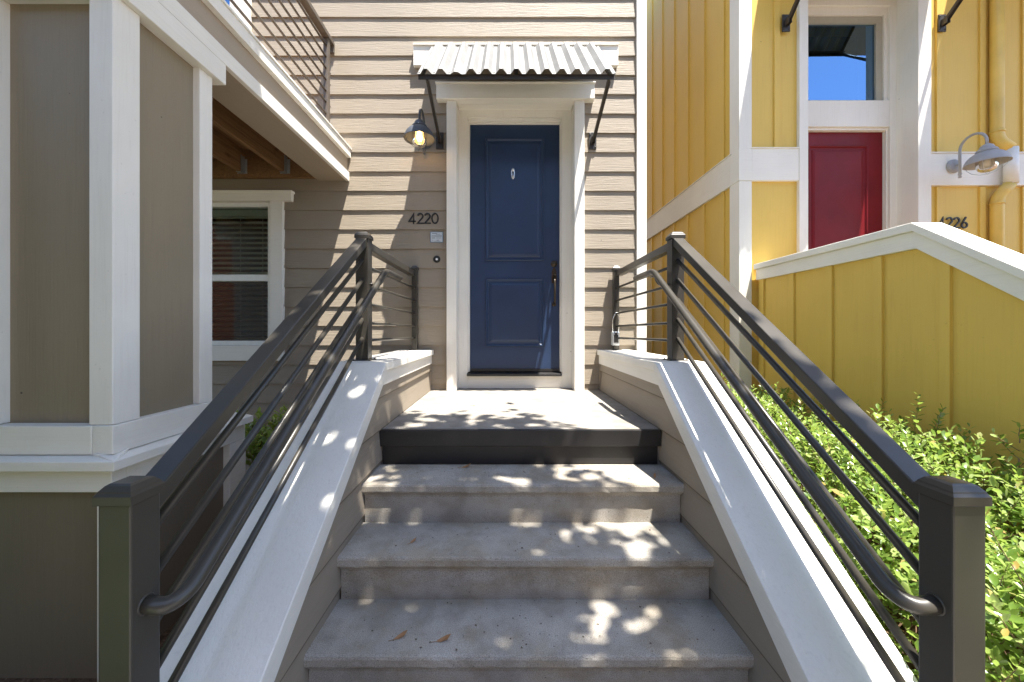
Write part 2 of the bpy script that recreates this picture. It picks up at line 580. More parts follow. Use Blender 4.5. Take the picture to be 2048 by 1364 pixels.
# door surround
CY = 3.66
mb = MB()
mb.box(-0.575, -0.480, CY, 3.82, 0.0, 2.762).box(0.642, 0.737, CY, 3.82, 0.0, 2.762)
mb.build('door_casing', M['white_z'], house, 0.0035)
mb = MB()
mb.box(-0.668, 0.827, 3.632, 3.74, 2.764, 2.905)
mb.prism_x([(3.618, 2.905), (3.74, 2.905), (3.74, 2.925), (3.618, 2.917)], -0.676, 0.835)
mb.box(-0.48, 0.642, 3.74, 3.84, 2.764, 2.80)
mb.build('door_header', M['white_x'], house, 0.003)
mb = MB()
mb.box(-0.482, -0.392, 3.822, 3.92, 0.0, 2.768).box(0.546, 0.644, 3.822, 3.92, 0.0, 2.768)
mb.box(-0.392, 0.546, 3.822, 3.92, 2.692, 2.768)
mb.box(-0.392, -0.380, 3.842, 3.92, 0.16, 2.692).box(0.534, 0.546, 3.842, 3.92, 0.16, 2.692)
mb.box(-0.380, 0.534, 3.842, 3.92, 2.668, 2.692)
mb.box(-0.380, -0.373, 3.862, 3.92, 0.16, 2.668).box(0.529, 0.534, 3.862, 3.92, 0.16, 2.668)
mb.box(-0.373, 0.529, 3.862, 3.92, 2.647, 2.668)
mb.build('door_frame', M['white_z'], house, 0.002)
mb = MB()
mb.box(-0.392, 0.546, 3.826, 3.93, 0.0, 0.124)
mb.build('kick_board', M['white_x'], house, 0.002)
mb = MB()
mb.prism_x([(3.785, 0.124), (3.93, 0.124), (3.93, 0.162), (3.80, 0.150), (3.785, 0.146)], -0.396, 0.536)
mb.build('threshold', M['black'], house, 0.002)


def panel_door(parent, mat, x0, x1, z0, z1, y, panels):
    d = MB().box(x0, x1, y, y + .045, z0, z1)
    for (a, b, c, e) in panels:
        prof = [(0, 0.0005), (.003, -.012), (.008, -.016), (.016, -.014), (.022, -.004), (.026, -.001), (.040, -.001), (.048, -.006), (.070, -.010)]
        loops = []
        for o, h in prof:
            loops.append([(a + o, y + h, c + o), (b - o, y + h, c + o), (b - o, y + h, e - o), (a + o, y + h, e - o)])
        for l0, l1 in zip(loops, loops[1:]):
            for i in range(4):
                j = (i + 1) % 4
                d.face([l0[i], l0[j], l1[j], l1[i]])
        d.face(loops[-1])
    return d.build('door', mat, parent)


DY = 3.88
door = panel_door(house, M['navy'], -0.3715, 0.5275, 0.178, 2.645, DY, [(-0.217, 0.373, 1.274, 2.509), (-0.217, 0.373, 0.413, 1.098)])
door['label'] = 'navy blue two panel front door'
MB().box(-0.371, 0.527, 3.868, 3.92, 0.163, 0.19).build('door_sweep', M['black'], door)
mb = MB()
kx, kz = 0.060, 2.150                                    # knocker: an oval ring with a little drop bar
mb.tube([(kx + .015 * math.cos(a), DY - .012, kz + .052 * math.sin(a)) for a in [2 * math.pi * i / 28 for i in range(29)]], .0045, 8, False)
mb.lathe([(0, .016), (.012, .014), (.015, .008), (.016, 0)], (kx, DY, kz + .035), 16, 'y')
mb.tube([(kx, DY - .012, kz + .02), (kx, DY - .016, kz - .02), (kx, DY - .012, kz - .045)], .0055, 8)
mb.build('knocker', M['silver'], door)
MB().lathe([(0, .004), (.006, .006), (.011, .006), (.0125, 0)], (0.0705, DY, 1.607), 20, 'y').build('peephole', M['silver'], door)
hx = 0.474
mb = MB()
mb.lathe([(0, .012), (.020, .012), (.030, .008), (.034, 0)], (hx, DY, 1.245), 24, 'y')
mb.lathe([(0, .03), (.014, .03), (.016, .012)], (hx, DY, 1.245), 20, 'y')
pl = [(-.022, 0), (.022, 0), (.026, .05), (.022, .12), (.012, .15), (0, .156), (-.012, .15), (-.022, .12), (-.026, .05)]
n0 = len(mb.v)
mb.v += [(hx + a, DY - .010, 1.05 + b) for a, b in pl] + [(hx + a, DY + .001, 1.05 + b) for a, b in pl]
k = len(pl)
mb.f.append(tuple(n0 + i for i in range(k))); mb.s.append(False)
for i in range(k):
    mb.f.append((n0 + i, n0 + k + i, n0 + k + (i + 1) % k, n0 + (i + 1) % k)); mb.s.append(False)
mb.tube(fillet([(hx, DY, 1.09), (hx, DY - .06, 1.085), (hx, DY - .075, .98), (hx, DY - .06, .86), (hx, DY, .835)], .05), .010, 12, True)
mb.lathe([(0, .012), (.018, .010), (.022, 0)], (hx, DY, .838), 20, 'y')
mb.bar((hx, DY - .01, 1.115), (hx, DY - .07, 1.125), .022, .006)
mb.build('handle', M['brass'], door)

# ground-floor window beside the bay
win = MB()
win.box(-3.45, -2.143, 3.672, 3.73, 0.285, 0.432)
win.box(-2.262, -2.143, 3.674, 3.73, 0.434, 1.808).box(-3.45, -3.338, 3.674, 3.73, 0.434, 1.808)
win.box(-3.54, -2.056, 3.662, 3.73, 1.810, 1.906)
win.box(-3.55, -2.046, 3.654, 3.73, 1.8875, 1.9085)
w1 = win.build('window', M['white_x'], house, 0.003)
mb = MB()
mb.box(-2.300, -2.264, 3.70, 3.79, 0.434, 1.806).box(-3.336, -3.30, 3.70, 3.79, 0.434, 1.806)
mb.box(-3.30, -2.30, 3.70, 3.79, 1.765, 1.806).box(-3.30, -2.30, 3.695, 3.79, 0.434, 0.475)
mb.box(-3.30, -2.30, 3.705, 3.75, 1.050, 1.113)
mb.build('sash', M['vinyl'], w1, 0.002)
mb = MB()
mb.face([(-3.30, 3.735, 1.113), (-2.30, 3.735, 1.113), (-2.30, 3.735, 1.765), (-3.30, 3.735, 1.765)])
mb.build('pane', M['glass'], w1)
mb = MB()
mb.face([(-3.30, 3.752, 0.475), (-2.30, 3.752, 0.475), (-2.30, 3.752, 1.05), (-3.30, 3.752, 1.05)])
mb.build('pane', M['screenglass'], w1)
mb = MB()
z = 1.74
MBh = MB()
mb.box(-3.28, -2.31, 3.785, 3.83, 1.70, 1.76)
while z > 0.50:
    z -= 0.050
    mb.hexa([(-3.28, 3.790, z - .015), (-2.31, 3.790, z - .015), (-2.31, 3.822, z + .013), (-3.28, 3.822, z + .013)],
            [(-3.28, 3.790, z - .013), (-2.31, 3.790, z - .013), (-2.31, 3.822, z + .015), (-3.28, 3.822, z + .015)])
for cx in (-2.40, -2.62, -2.98):
    mb.tube([(cx, 3.785, 1.72), (cx, 3.785, .5)], .0014, 6)
mb.build('blind', M['blind'], w1)
mb = MB()
mb.face([(-3.5, 4.6, .2), (-2.1, 4.6, .2), (-2.1, 4.6, 2), (-3.5, 4.6, 2)])
mb.face([(-2.1, 4.6, .2), (-2.1, 3.76, .2), (-2.1, 3.76, 2), (-2.1, 4.6, 2)])
mb.face([(-3.5, 3.76, .2), (-3.5, 4.6, .2), (-3.5, 4.6, 2), (-3.5, 3.76, 2)])
mb.face([(-3.5, 3.76, 2), (-3.5, 4.6, 2), (-2.1, 4.6, 2), (-2.1, 3.76, 2)])
mb.face([(-3.5, 3.76, .2), (-2.1, 3.76, .2), (-2.1, 4.6, .2), (-3.5, 4.6, .2)])
mb.build('room', M['dark'], w1)

# glazed door on to the balcony
mb = MB()
mb.box(-2.60, -2.46, 3.672, 3.74, 2.33, 4.45).box(-4.05, -3.91, 3.672, 3.74, 2.33, 4.45).box(-4.1, -2.41, 3.662, 3.74, 4.452, 4.58)
bd = mb.build('balcony_door', M['white_z'], house, 0.003)
mb = MB()
mb.box(-2.665, -2.602, 3.70, 3.79, 2.33, 4.45).box(-3.905, -3.84, 3.70, 3.79, 2.33, 4.45)
mb.box(-3.84, -2.665, 3.70, 3.79, 4.38, 4.45).box(-3.84, -2.665, 3.70, 3.79, 2.33, 2.43).box(-3.28, -3.22, 3.70, 3.79, 2.43, 4.38)
mb.build('frame', M['vinyl'], bd, 0.002)
mb = MB()
mb.face([(-3.84, 3.75, 2.43), (-2.665, 3.75, 2.43), (-2.665, 3.75, 4.38), (-3.84, 3.75, 4.38)])
mb.build('pane', M['skyglass'], bd)
mb = MB()
mb.face([(-4, 4.3, 2.3), (-2.5, 4.3, 2.3), (-2.5, 4.3, 4.5), (-4, 4.3, 4.5)])
mb.build('room', M['dark'], bd)

# ================================================================== balcony
BX = -1.515
bal = thing('balcony', (-2.9, 2.6, 2.0), 'upstairs balcony with white fascia, timber joists and taupe pipe railing', 'balcony')
BY0, BY1 = 1.36, WY - .013
mb = MB().box(-1.545, BX, BY0, BY1, 2.008, 2.092)
mb.box(-4.6, -1.5455, BY0 - .02, BY0 + .01, 2.008, 2.092)
mb.build('lower_fascia', M['white_y'], bal, 0.003)
mb = MB().box(-1.57, -1.532, BY0 + .012, BY1, 2.092, 2.232)
mb.box(-4.6, -1.571, BY0 + .012, BY0 + .04, 2.092, 2.232)
mb.box(-1.812, -1.546, BY0 + .012, BY1, 2.012, 2.09)
mb.build('soffit', M['fascia'], bal, 0.002)
mb = MB().box(-1.60, -1.500, BY0 - .02, BY1, 2.232, 2.308)
mb.box(-1.66, -1.492, BY0 - .03, BY1, 2.309, 2.324)
mb.box(-4.6, -1.601, BY0 - .02, BY0 + .06, 2.232, 2.32)
mb.build('upper_fascia', M['white_y'], bal, 0.002)
mb = MB().box(-4.6, -1.602, BY0 + .062, BY1, 2.286, 2.312)
mb.build('deck', M['timber'], bal)
MB().box(-4.6, -1.815, 3.655, BY1 - .002, 2.03, 2.285).build('ledger', M['timber'], bal, 0.003)
for i in range(6):
    jx = -2.085 - .406 * i
    j = MB().box(jx - .040, jx, 2.02, 3.654, 2.066, 2.2845).build('joist', M['timber'], bal, 0.003)
    h = MB().box(jx - .0425, jx - .0405, 3.60, 3.653, 2.062, 2.22).box(jx + .0005, jx + .0025, 3.60, 3.653, 2.062, 2.22)
    h.box(jx - .0425, jx + .0025, 3.60, 3.653, 2.060, 2.0625)
    h.box(jx + .0025, jx + .026, 3.6515, 3.654, 2.062, 2.2).box(jx - .066, jx - .0425, 3.6515, 3.654, 2.062, 2.2)
    for q in range(5):
        zz = 2.085 + q * .025
        h.lathe([(0, .006), (.006, .004), (.007, 0)], (jx + .014, 3.652, zz), 8, 'y')
    h.build('hanger', M['galv'], j)
for py in (1.42, 3.57):
    MB().box(-1.705, -1.660, py, py + .045, 2.3125, 3.292).build('post', M['balrail'], bal, 0.003)
MB().box(-1.716, -1.650, 1.40, 3.68, 3.294, 3.336).box(-1.712, -1.654, 3.68, 3.70, 3.23, 3.33).build('top_rail', M['balrail'], bal, 0.004)
for zz in (2.59, 2.697, 2.80, 2.905, 3.012, 3.118, 3.222):
    MB().tube([(-1.682, 1.42, zz), (-1.682, 3.655, zz)], .0095, 10).build('rail', M['balrail'], bal)

# ================================================================== bay beside the steps
bay = thing('bay', (-2.3, 1.8, GZ), 'boxed beige bay with white corner posts under the balcony', 'bay')
PX = -1.54
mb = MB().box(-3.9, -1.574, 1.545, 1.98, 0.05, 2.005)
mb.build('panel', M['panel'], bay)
mb = MB()
mb.box(-1.632, PX, 1.503, 1.616, 0.2085, 1.896).box(-1.632, PX, 1.93, 2.013, 0.2085, 1.896).box(-2.09, -1.994, 1.503, 1.60, 0.2085, 1.886)
mb.box(-3.9, -1.633, 1.981, 2.013, 0.08, 2.0)
mb.build('post', M['white_z'], bay, 0.003)
mb = MB()
mb.box(-1.60, BX + .001, 1.485, 2.076, 1.897, 2.006)
mb.build('top_rail', M['white_y'], bay, 0.003)
mb = MB()
mb.box(-3.9, -1.601, 1.49, 1.60, 1.887, 2.005)
mb.build('front_rail', M['white_x'], bay, 0.003)
mb = MB()
mb.box(-1.61, -1.530, 1.494, 2.022, 0.095, 0.207)
mb.build('side_rail', M['white_y'], bay, 0.003)
mb = MB()
mb.box(-3.9, -1.6105, 1.492, 1.60, 0.095, 0.206)
mb.build('bottom_rail', M['white_x'], bay, 0.003)
# sill runs round the corner and on along the low wall
mb = MB()
mb.hexa([(-3.9, 1.448, .045), (-1.478, 1.448, .045), (-1.53, 1.56, .045), (-3.9, 1.56, .045)],
        [(-3.9, 1.448, .082), (-1.478, 1.448, .082), (-1.53, 1.56, .104), (-3.9, 1.56, .104)])
mb.build('sill', M['white_x'], bay, 0.003)
mb = MB()
mb.hexa([(-1.62, 1.50, .0455), (-1.4785, 1.449, .0455), (-1.4785, 2.246, .0455), (-1.62, 2.246, .0455)],
        [(-1.62, 1.50, .106), (-1.4785, 1.449, .0825), (-1.4785, 2.246, .0825), (-1.62, 2.246, .106)])
mb.box(-1.80, -1.621, 2.016, 2.246, .0455, .106)
mb.build('side_sill', M['white_y'], bay, 0.003)
mb = MB()
mb.box(-3.9, -1.531, 1.490, 1.55, -.05, .044)
mb.box(-1.575, -1.532, 1.478, 1.55, GZ, -.052)
mb.build('apron', M['white_x'], bay, 0.003)
mb = MB()
mb.box(-1.58, -1.5305, 1.5505, 2.252, -.05, .0445)
mb.box(-1.62, -1.5285, 2.125, 2.2535, GZ, -.0515)
mb.build('side_apron', M['white_y'], bay, 0.003)
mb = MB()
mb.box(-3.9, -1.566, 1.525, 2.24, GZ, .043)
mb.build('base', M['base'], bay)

# ================================================================== steps
steps = thing('front_steps', (.08, 1.8, GZ), 'grey concrete steps rising to a pale landing at the navy door', 'steps')
SX0, SX1 = -0.742, 0.902
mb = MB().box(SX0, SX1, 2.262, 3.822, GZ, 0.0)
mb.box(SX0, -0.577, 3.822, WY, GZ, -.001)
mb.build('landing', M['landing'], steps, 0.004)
mb = MB().box(SX0, SX1 - .004, 2.236, 2.2615, -.098, -.002).box(SX0 + .012, SX1 - .02, 2.254, 2.261, -.2065, -.0985)
mb.build('nosing', M['black'], steps, 0.004)
NO = [(1.960, -.208), (1.676, -.413), (1.400, -.610)]
for i, (y, z) in enumerate(NO):
    yb = 2.2535 if i == 0 else NO[i - 1][0] + .024
    zb = NO[i + 1][1] if i < 2 else GZ
    jr = random.Random(i)
    # tread and riser in one profile with a rounded nosing and a cove under it
    prof = [(yb, z)]
    prof += [(y + .012, z), (y + .004, z - .004), (y, z - .012), (y, z - .036), (y + .003, z - .043), (y + .012, z - .05), (y + .020, z - .060), (y + .023, z - .072)]
    prof += [(y + .024, zb - .001 if i < 2 else GZ), (yb, zb - .001 if i < 2 else GZ)]
    m = MB()
    nseg = 60
    rows = []
    for s in range(nseg + 1):
        x = SX0 + .0 + (SX1 - SX0) * s / nseg
        e = .012 if s in (0, nseg) else 0
        row = []
        for k_, (py, pz) in enumerate(prof):
            jj = jr.uniform(-.0013, .0013) if 1 <= k_ <= 5 else 0
            inset = (.010 if s == 0 else -.010 if s == nseg else 0) if 7 <= k_ <= 9 else 0
            row.append((x + inset, py + jj, pz + jj * .6 - (0 if pz != z else 0)))
        rows.append(row)
    n = len(prof)
    for s in range(nseg):
        for k_ in range(n):
            k2 = (k_ + 1) % n
            m.face([rows[s][k_], rows[s][k2], rows[s + 1][k2], rows[s + 1][k_]])
    m.face(rows[0][::-1]); m.face(rows[-1])
    o = m.build('step', M['step'], steps)
    bm = bmesh.new(); bm.from_mesh(o.data); bmesh.ops.remove_doubles(bm, verts=bm.verts, dist=1e-5)
    bmesh.ops.recalc_face_normals(bm, faces=bm.faces); bm.to_mesh(o.data); bm.free()

# ================================================================== stair walls (left is measured, right is its mirror about x = .08)
CZ, KY, SL = 0.389, 2.25, 0.714


def mir(x, s): return x if s < 0 else 0.16 - x


def ordered(a, b): return (min(a, b), max(a, b))


def stair_wall(s, label):
    t = thing('stair_wall', (mir(-.87, s), 1.6, GZ), label, 'stair wall', 'beige walls on each side of the steps')
    xi, xo = mir(-.745, s), mir(-.985, s)
    y0 = 0.80
    top = lambda y: CZ - .05 - SL * max(0, KY - y)
    mb = MB()
    x0, x1 = ordered(xi, xo)
    mb.prism_x([(y0, GZ), (WY - .014, GZ), (WY - .014, top(9)), (KY, top(9)), (y0, top(y0))], x0 + .004, x1 - .004)
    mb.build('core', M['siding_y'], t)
    mb = MB()
    lim = lambda z: max(y0, KY - (CZ - .05 - z) / SL)
    f = 1 if s < 0 else -1
    lap_wall(mb, y0, WY - .015, GZ, CZ - .052, xi, [], .1858, PH - .06, f, 'y', lim)
    lap_wall(mb, y0, WY - .015, GZ, CZ - .052, xo, [], .1858, PH - .06, -f, 'y', lim)
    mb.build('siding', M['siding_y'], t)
    cx0, cx1 = ordered(mir(-.705, s), mir(-1.022, s))
    th = .048
    mb = MB()
    mb.box(cx0, cx1, KY + .012, WY - .013, CZ - th, CZ)
    mb.build('level_cap', M['cap'], t, 0.004)
    mb = MB()
    mb.prism_x([(y0 - .02, top(y0 - .02) + .002), (KY + .010, CZ - th - .003), (KY + .010, CZ - .0005), (KY, CZ - .0005), (y0 - .02, top(y0 - .02) + .05)], cx0 + .0005, cx1 - .0005)
    mb.build('sloping_cap', M['cap'], t, 0.004)
    for xa, xb in ((mir(-.7435, s), mir(-.722, s)), (mir(-1.008, s), mir(-.99, s))):
        fx0, fx1 = ordered(xa, xb)
        mb = MB()
        mb.prism_x([(KY, CZ - th - .001), (KY - .001, CZ - th - .085), (WY - .016, CZ - th - .085), (WY - .016, CZ - th - .001)], fx0, fx1)
        d = .108
        mb.prism_x([(y0, top(y0) - .0), (y0, top(y0) - d), (KY - .0012, CZ - .05 - .083), (KY - .0012, CZ - .05)], fx0 + .0006, fx1 - .0006)
        mb.build('trim_board', M['white_y'], t, 0.002)
    # corner trim where the wall meets the facade
    qx0, qx1 = ordered(mir(-.7445, s), mir(-.728, s))
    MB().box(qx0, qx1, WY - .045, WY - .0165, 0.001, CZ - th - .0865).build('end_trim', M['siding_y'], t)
    return t


stair_wall(-1, 'beige stair wall between the bay and the steps, dappled white cap')
stair_wall(1, 'beige stair wall between the steps and the hedge, sunlit white cap')


# ================================================================== railings
def railing(s, label):
    t = thing('railing', (mir(-.898, s), 1.65, -.6), label, 'railing', 'bronze railings on the stair walls')

    def bx(mb, x0, x1, *r):
        a, b = ordered(mir(x0, s), mir(x1, s))
        return mb.box(a, b, *r)

    def cap(x0, x1, y0, y1, z, post):
        c = MB()
        a, b = ordered(mir(x0, s), mir(x1, s))
        q = [(.006, 0), (.006, .020), (.0015, .026), (0, .030), (-.008, .040), (-.014, .044)]
        loops = []
        for o, h in q:
            loops.append([(a - o, y0 - o, z + h), (b + o, y0 - o, z + h), (b + o, y1 + o, z + h), (a - o, y1 + o, z + h)])
        for l0, l1 in zip(loops, loops[1:]):
            for i in range(4):
                j = (i + 1) % 4
                c.face([l0[i], l0[j], l1[j], l1[i]])
        c.face(loops[-1]); c.face(loops[0][::-1])
        return c.build('cap', M['rail'], post, 0.0015)

    SLR = .679
    p = bx(MB(), -.936, -.86, .88, .956, -.60, .1785).build('post', M['rail'], t, 0.004)
    cap(-.936, -.86, .88, .956, .1785, p)
    p = bx(MB(), -.936, -.86, 2.38, 2.456, CZ + .006, 1.147)
    bx(p, -.955, -.84, 2.36, 2.476, CZ + .0005, CZ + .006)
    for bxx in (-.947, -.849):
        for byy in (2.368, 2.468):
            p.lathe([(.006, 0), (.006, .004), (.001, .0055)], (mir(bxx, s), byy, CZ + .006), 8)
    p = p.build('post', M['rail'], t, 0.004)
    cap(-.936, -.86, 2.38, 2.456, 1.147, p)
    p = bx(MB(), -.898, -.846, 3.625, 3.677, CZ + .005, 1.145)
    bx(p, -.915, -.832, 3.60, 3.696, CZ + .0005, CZ + .006)
    p = p.build('post', M['rail'], t, 0.003)
    cap(-.898, -.846, 3.625, 3.677, 1.145, p)
    # sloping top rail: flat rectangular tube
    a, b = ordered(mir(-.932, s), mir(-.866, s))
    zt = lambda y: 1.149 - SLR * (2.380 - y)
    MB().prism_x([(.9565, zt(.9565) - .052), (2.3795, zt(2.3795) - .052), (2.3795, zt(2.3795)), (.9565, zt(.9565))], a, b).build('top_rail', M['rail'], t, 0.004)
    a, b = ordered(mir(-.926, s), mir(-.868, s))
    MB().box(a, b, 2.4565, 3.6245, 1.088, 1.138).build('top_rail', M['rail'], t, 0.004)
    xc = mir(-.897, s)
    for zz in (1.012, .889, .767, .645, .526):
        MB().tube([(xc, .95, zz - .662 * 1.43), (xc, 2.385, zz)], .0122, 14).build('bar', M['rail'], t)
    for zz in (.985, .866, .746, .624, .513):
        MB().tube([(xc, 2.45, zz), (mir(-.873, s), 3.63, zz - .008)], .0095, 12).build('bar', M['rail'], t)
    hx_ = mir(-.79, s)
    path = [(mir(-.862, s), .918, -.074), (mir(-.812, s), .918, -.082), (hx_, .960, -.068), (hx_, 2.50, .962), (hx_, 2.845, .962)]
    pts = [Vector(path[0])] + fillet(path[:3] + [path[3]], .075, 8)[1:-1] + fillet(path[2:], .05, 8)[1:]
    hr = MB().tube(pts, .0195, 18)
    ex = mir(-.8605, s)
    hr.tube([(ex + .0245 * 0, .918 + .0205 * math.cos(a), -.074 + .0205 * math.sin(a)) for a in [2 * math.pi * i / 20 for i in range(21)]], .0035, 6, False)
    hr = hr.build('handrail', M['rail'], t)
    mb = MB()
    mb.tube(fillet([(mir(-.861, s), 2.43, .865), (mir(-.80, s), 2.43, .862), (hx_, 2.46, .90), (hx_, 2.47, .93)], .03), .0065, 10)
    mb.box(*ordered(hx_ - .012, hx_ + .012), 2.44, 2.52, .922, .928)
    mb.lathe([(0, 0), (.02, 0), (.02, .006), (0, .006)], (mir(-.858, s), 2.43, .865), 16)
    mb.build('bracket', M['rail'], hr)
    return t


railing(-1, 'shaded bronze railing between the bay and the concrete steps')
railing(1, 'bronze railing between the concrete steps and the hedge, lockbox on it')


# ================================================================== corrugated awning
def make_awning(label, foot=0.0):
    t = thing('awning', (.0755, 3.69, 3.2), label, 'awning', 'corrugated awnings over the front doors')
    x0, x1 = -.716, .867
    n = 13
    p = (x1 - x0) / (n + .18)
    prof = []
    for i in range(n):
        b = x0 + p * i
        prof += [(b, 0), (b + p * .20, 0), (b + p * .46, .035), (b + p * .70, .035), (b + p * .96, 0)]
    prof += [(x1, .006)]
    A, B = Vector((0, 3.655, 3.270)), Vector((0, 3.066, 2.618))
    dr = (B - A).normalized()
    nn = Vector((0, dr.z, -dr.y)).normalized()
    if nn.z < 0: nn = -nn
    mb = MB()
    rj = random.Random(4)
    NR = 10
    rows = []
    for r in range(NR + 1):
        q = A.lerp(B, r / NR)
        row = []
        for i, (x, h) in enumerate(prof):
            dent = 0
            if r >= 7:
                dent = -.022 * math.exp(-((x + .40) / .06) ** 2) * (r - 6) / 4 * (1 if h > .01 else .2)
            row.append(Vector((x + rj.uniform(-.001, .001), q.y, q.z)) + nn * (h + dent))
        rows.append(row)
    for r in range(NR):
        for i in range(len(prof) - 1):
            mb.face([rows[r][i], rows[r + 1][i], rows[r + 1][i + 1], rows[r][i + 1]])
    o = mb.build('roof_sheet', M['sheet'], t)
    m = o.modifiers.new('solid', 'SOLIDIFY'); m.thickness = .0016; m.offset = 0
    bm = bmesh.new(); bm.from_mesh(o.data); bmesh.ops.remove_doubles(bm, verts=bm.verts, dist=1e-5); bm.to_mesh(o.data); bm.free()
    for i in range(n + 1):
        x = x0 + p * i + p * .10
        if x > x1 - .01: x = x1 - .02
        for f in (.03, .965):
            if (i * 7 + int(f * 10)) % 5 == 0: continue
            q = A.lerp(B, f) + nn * .0025
            MB().tube([Vector((x, q.y, q.z)), Vector((x, q.y, q.z)) + nn * .004], .0042, 8).build('screw', M['bronze'], o)
    mb = MB().box(-.891, 1.058, 3.66, 3.703, 3.096, 3.282).box(-.893, 1.060, 3.648, 3.703, 3.2825, 3.300)
    mb.build('back_board', M['white_x'], t, 0.003)
    mb = MB()
    mb.box(x0 + .004, x1 - .002, 3.088, 3.093, 2.590, 2.630).box(x0 + .004, x1 - .002, 3.0935, 3.128, 2.6245, 2.630)
    for x in (x0 + .03, .0755, x1 - .03):
        mb.bar((x, 3.11, 2.634), (x, 3.655, 3.226), .03, .012, (0, 1, 0.3))
    mb.bar((x0 + .01, 3.38, 2.92), (x1 - .01, 3.38, 2.92), .03, .012)
    mb.build('frame', M['bronze'], t)
    for x in (-.645, .822):
        b = MB().bar((x, 3.105, 2.603), (x, 3.688, 2.385 - foot), .022, .022).bar((x + .014, 3.12, 2.593), (x + .014, 3.66, 2.39 - foot), .003, .03).build('brace', M['bronze'], t, 0.002)
        m_ = MB().box(x - .036, x + .036, 3.692, 3.702, 2.315 - foot, 2.475 - foot)
        for dx in (-.024, .024):
            for dz in (2.335, 2.455):
                m_.lathe([(0, .008), (.006, .006), (.008, 0)], (x + dx, 3.692, dz - foot), 8, 'y')
        m_.box(x - .016, x - .012, 3.64, 3.6925, 2.36 - foot, 2.42 - foot).box(x + .012, x + .016, 3.64, 3.6925, 2.36 - foot, 2.42 - foot)
        m_.build('plate', M['bronze'], b, 0.001)
    return t


def copy_tree(o, parent=None):
    c = o.copy()
    COL.objects.link(c)
    if parent: c.parent = parent
    for ch in o.children: copy_tree(ch, c)
    return c


aw = make_awning('white corrugated awning above the navy door')
aw2 = make_awning('white corrugated awning above the red door and its transom window', .29)
aw2.location = (.0755 + 3.27, 3.69 - .075, 3.2 + 1.36)


# ================================================================== gooseneck lamps
def make_lamp(label, lit, mat, X, wy, z0):
    t = thing('wall_lamp', (X, wy, z0), label, 'lamp', 'gooseneck lamps beside the front doors')
    cy = wy - .25
    c = (X, cy, z0)
    MB().lathe([(0, .022), (.03, .024), (.05, .018), (.062, .008), (.064, 0)], (X, wy, z0 + .085), 28, 'y').build('backplate', mat, t)
    mb = MB()
    arc = [(X, wy - .15 + .10 * math.cos(a), z0 + .205 + .10 * math.sin(a)) for a in [math.pi * i / 16 for i in range(17)]]
    mb.tube([(X, wy - .05, z0 - .005)] + arc + [(X, cy, z0 + .165)], .0105, 12)
    mb.lathe([(0, -.047), (.010, -.044), (.013, -.034), (.008, -.024), (.012, -.017), (.015, -.008), (.010, 0)], (X, wy - .05, z0), 14)
    mb.tube([(X, wy, z0 + .085), (X, wy - .055, z0 + .085)], .011, 12)
    mb.build('arm', mat, t)
    prof = [(.004, .176), (.020, .172), (.038, .158), (.046, .140), (.047, .130), (.058, .126), (.066, .116), (.068, .104), (.064, .102), (.064, .096), (.076, .094),
            (.098, .080), (.118, .056), (.131, .028), (.1385, .004), (.1395, 0), (.1345, .001), (.127, .026), (.114, .052), (.094, .074), (.06, .088), (.01, .09)]
    sh = MB().lathe(prof, c, 48).build('shade', mat, t)
    for a in (0.6, 2.7, 4.8):
        MB().lathe([(0, .007), (.005, .005), (.006, 0)], (X + .066 * math.cos(a), cy + .066 * math.sin(a), z0 + .108), 8).build('screw', M['galv'], sh)
    gl = MB().lathe([(.064, .086), (.066, .05), (.067, .0), (.064, -.03), (.054, -.052), (.034, -.066), (.012, -.071), (.001, -.072)], c, 32).build('globe', M['globe'] if lit else M['clearglobe'], t)
    bl = MB().lathe([(.012, .085), (.013, .05), (.018, .035), (.024, .018), (.023, .002), (.017, -.012), (.008, -.018), (.001, -.019)], c, 24)
    bl.build('bulb', M['bulb'] if lit else M['button'], gl)
    mb = MB()
    for k in range(2):
        a = k * math.pi / 2 + .5
        pts = [(X + q * math.cos(a), cy + q * math.sin(a), z0 + h) for q, h in
               [(-.128, .006), (-.112, -.032), (-.085, -.062), (-.045, -.083), (0, -.090), (.045, -.083), (.085, -.062), (.112, -.032), (.128, .006)]]
        mb.tube(pts, .0018, 6)
    mb.build('cage', M['galv'] if not lit else mat, t)
    return t


make_lamp('slate gooseneck lamp with its bulb lit, left of the navy door', True, M['lampgrey'], -.785, 3.705, 2.292)
make_lamp('pale gooseneck lamp, unlit, on the white band of the yellow house', False, M['lamppale'], 4.19, 3.612, 2.03)


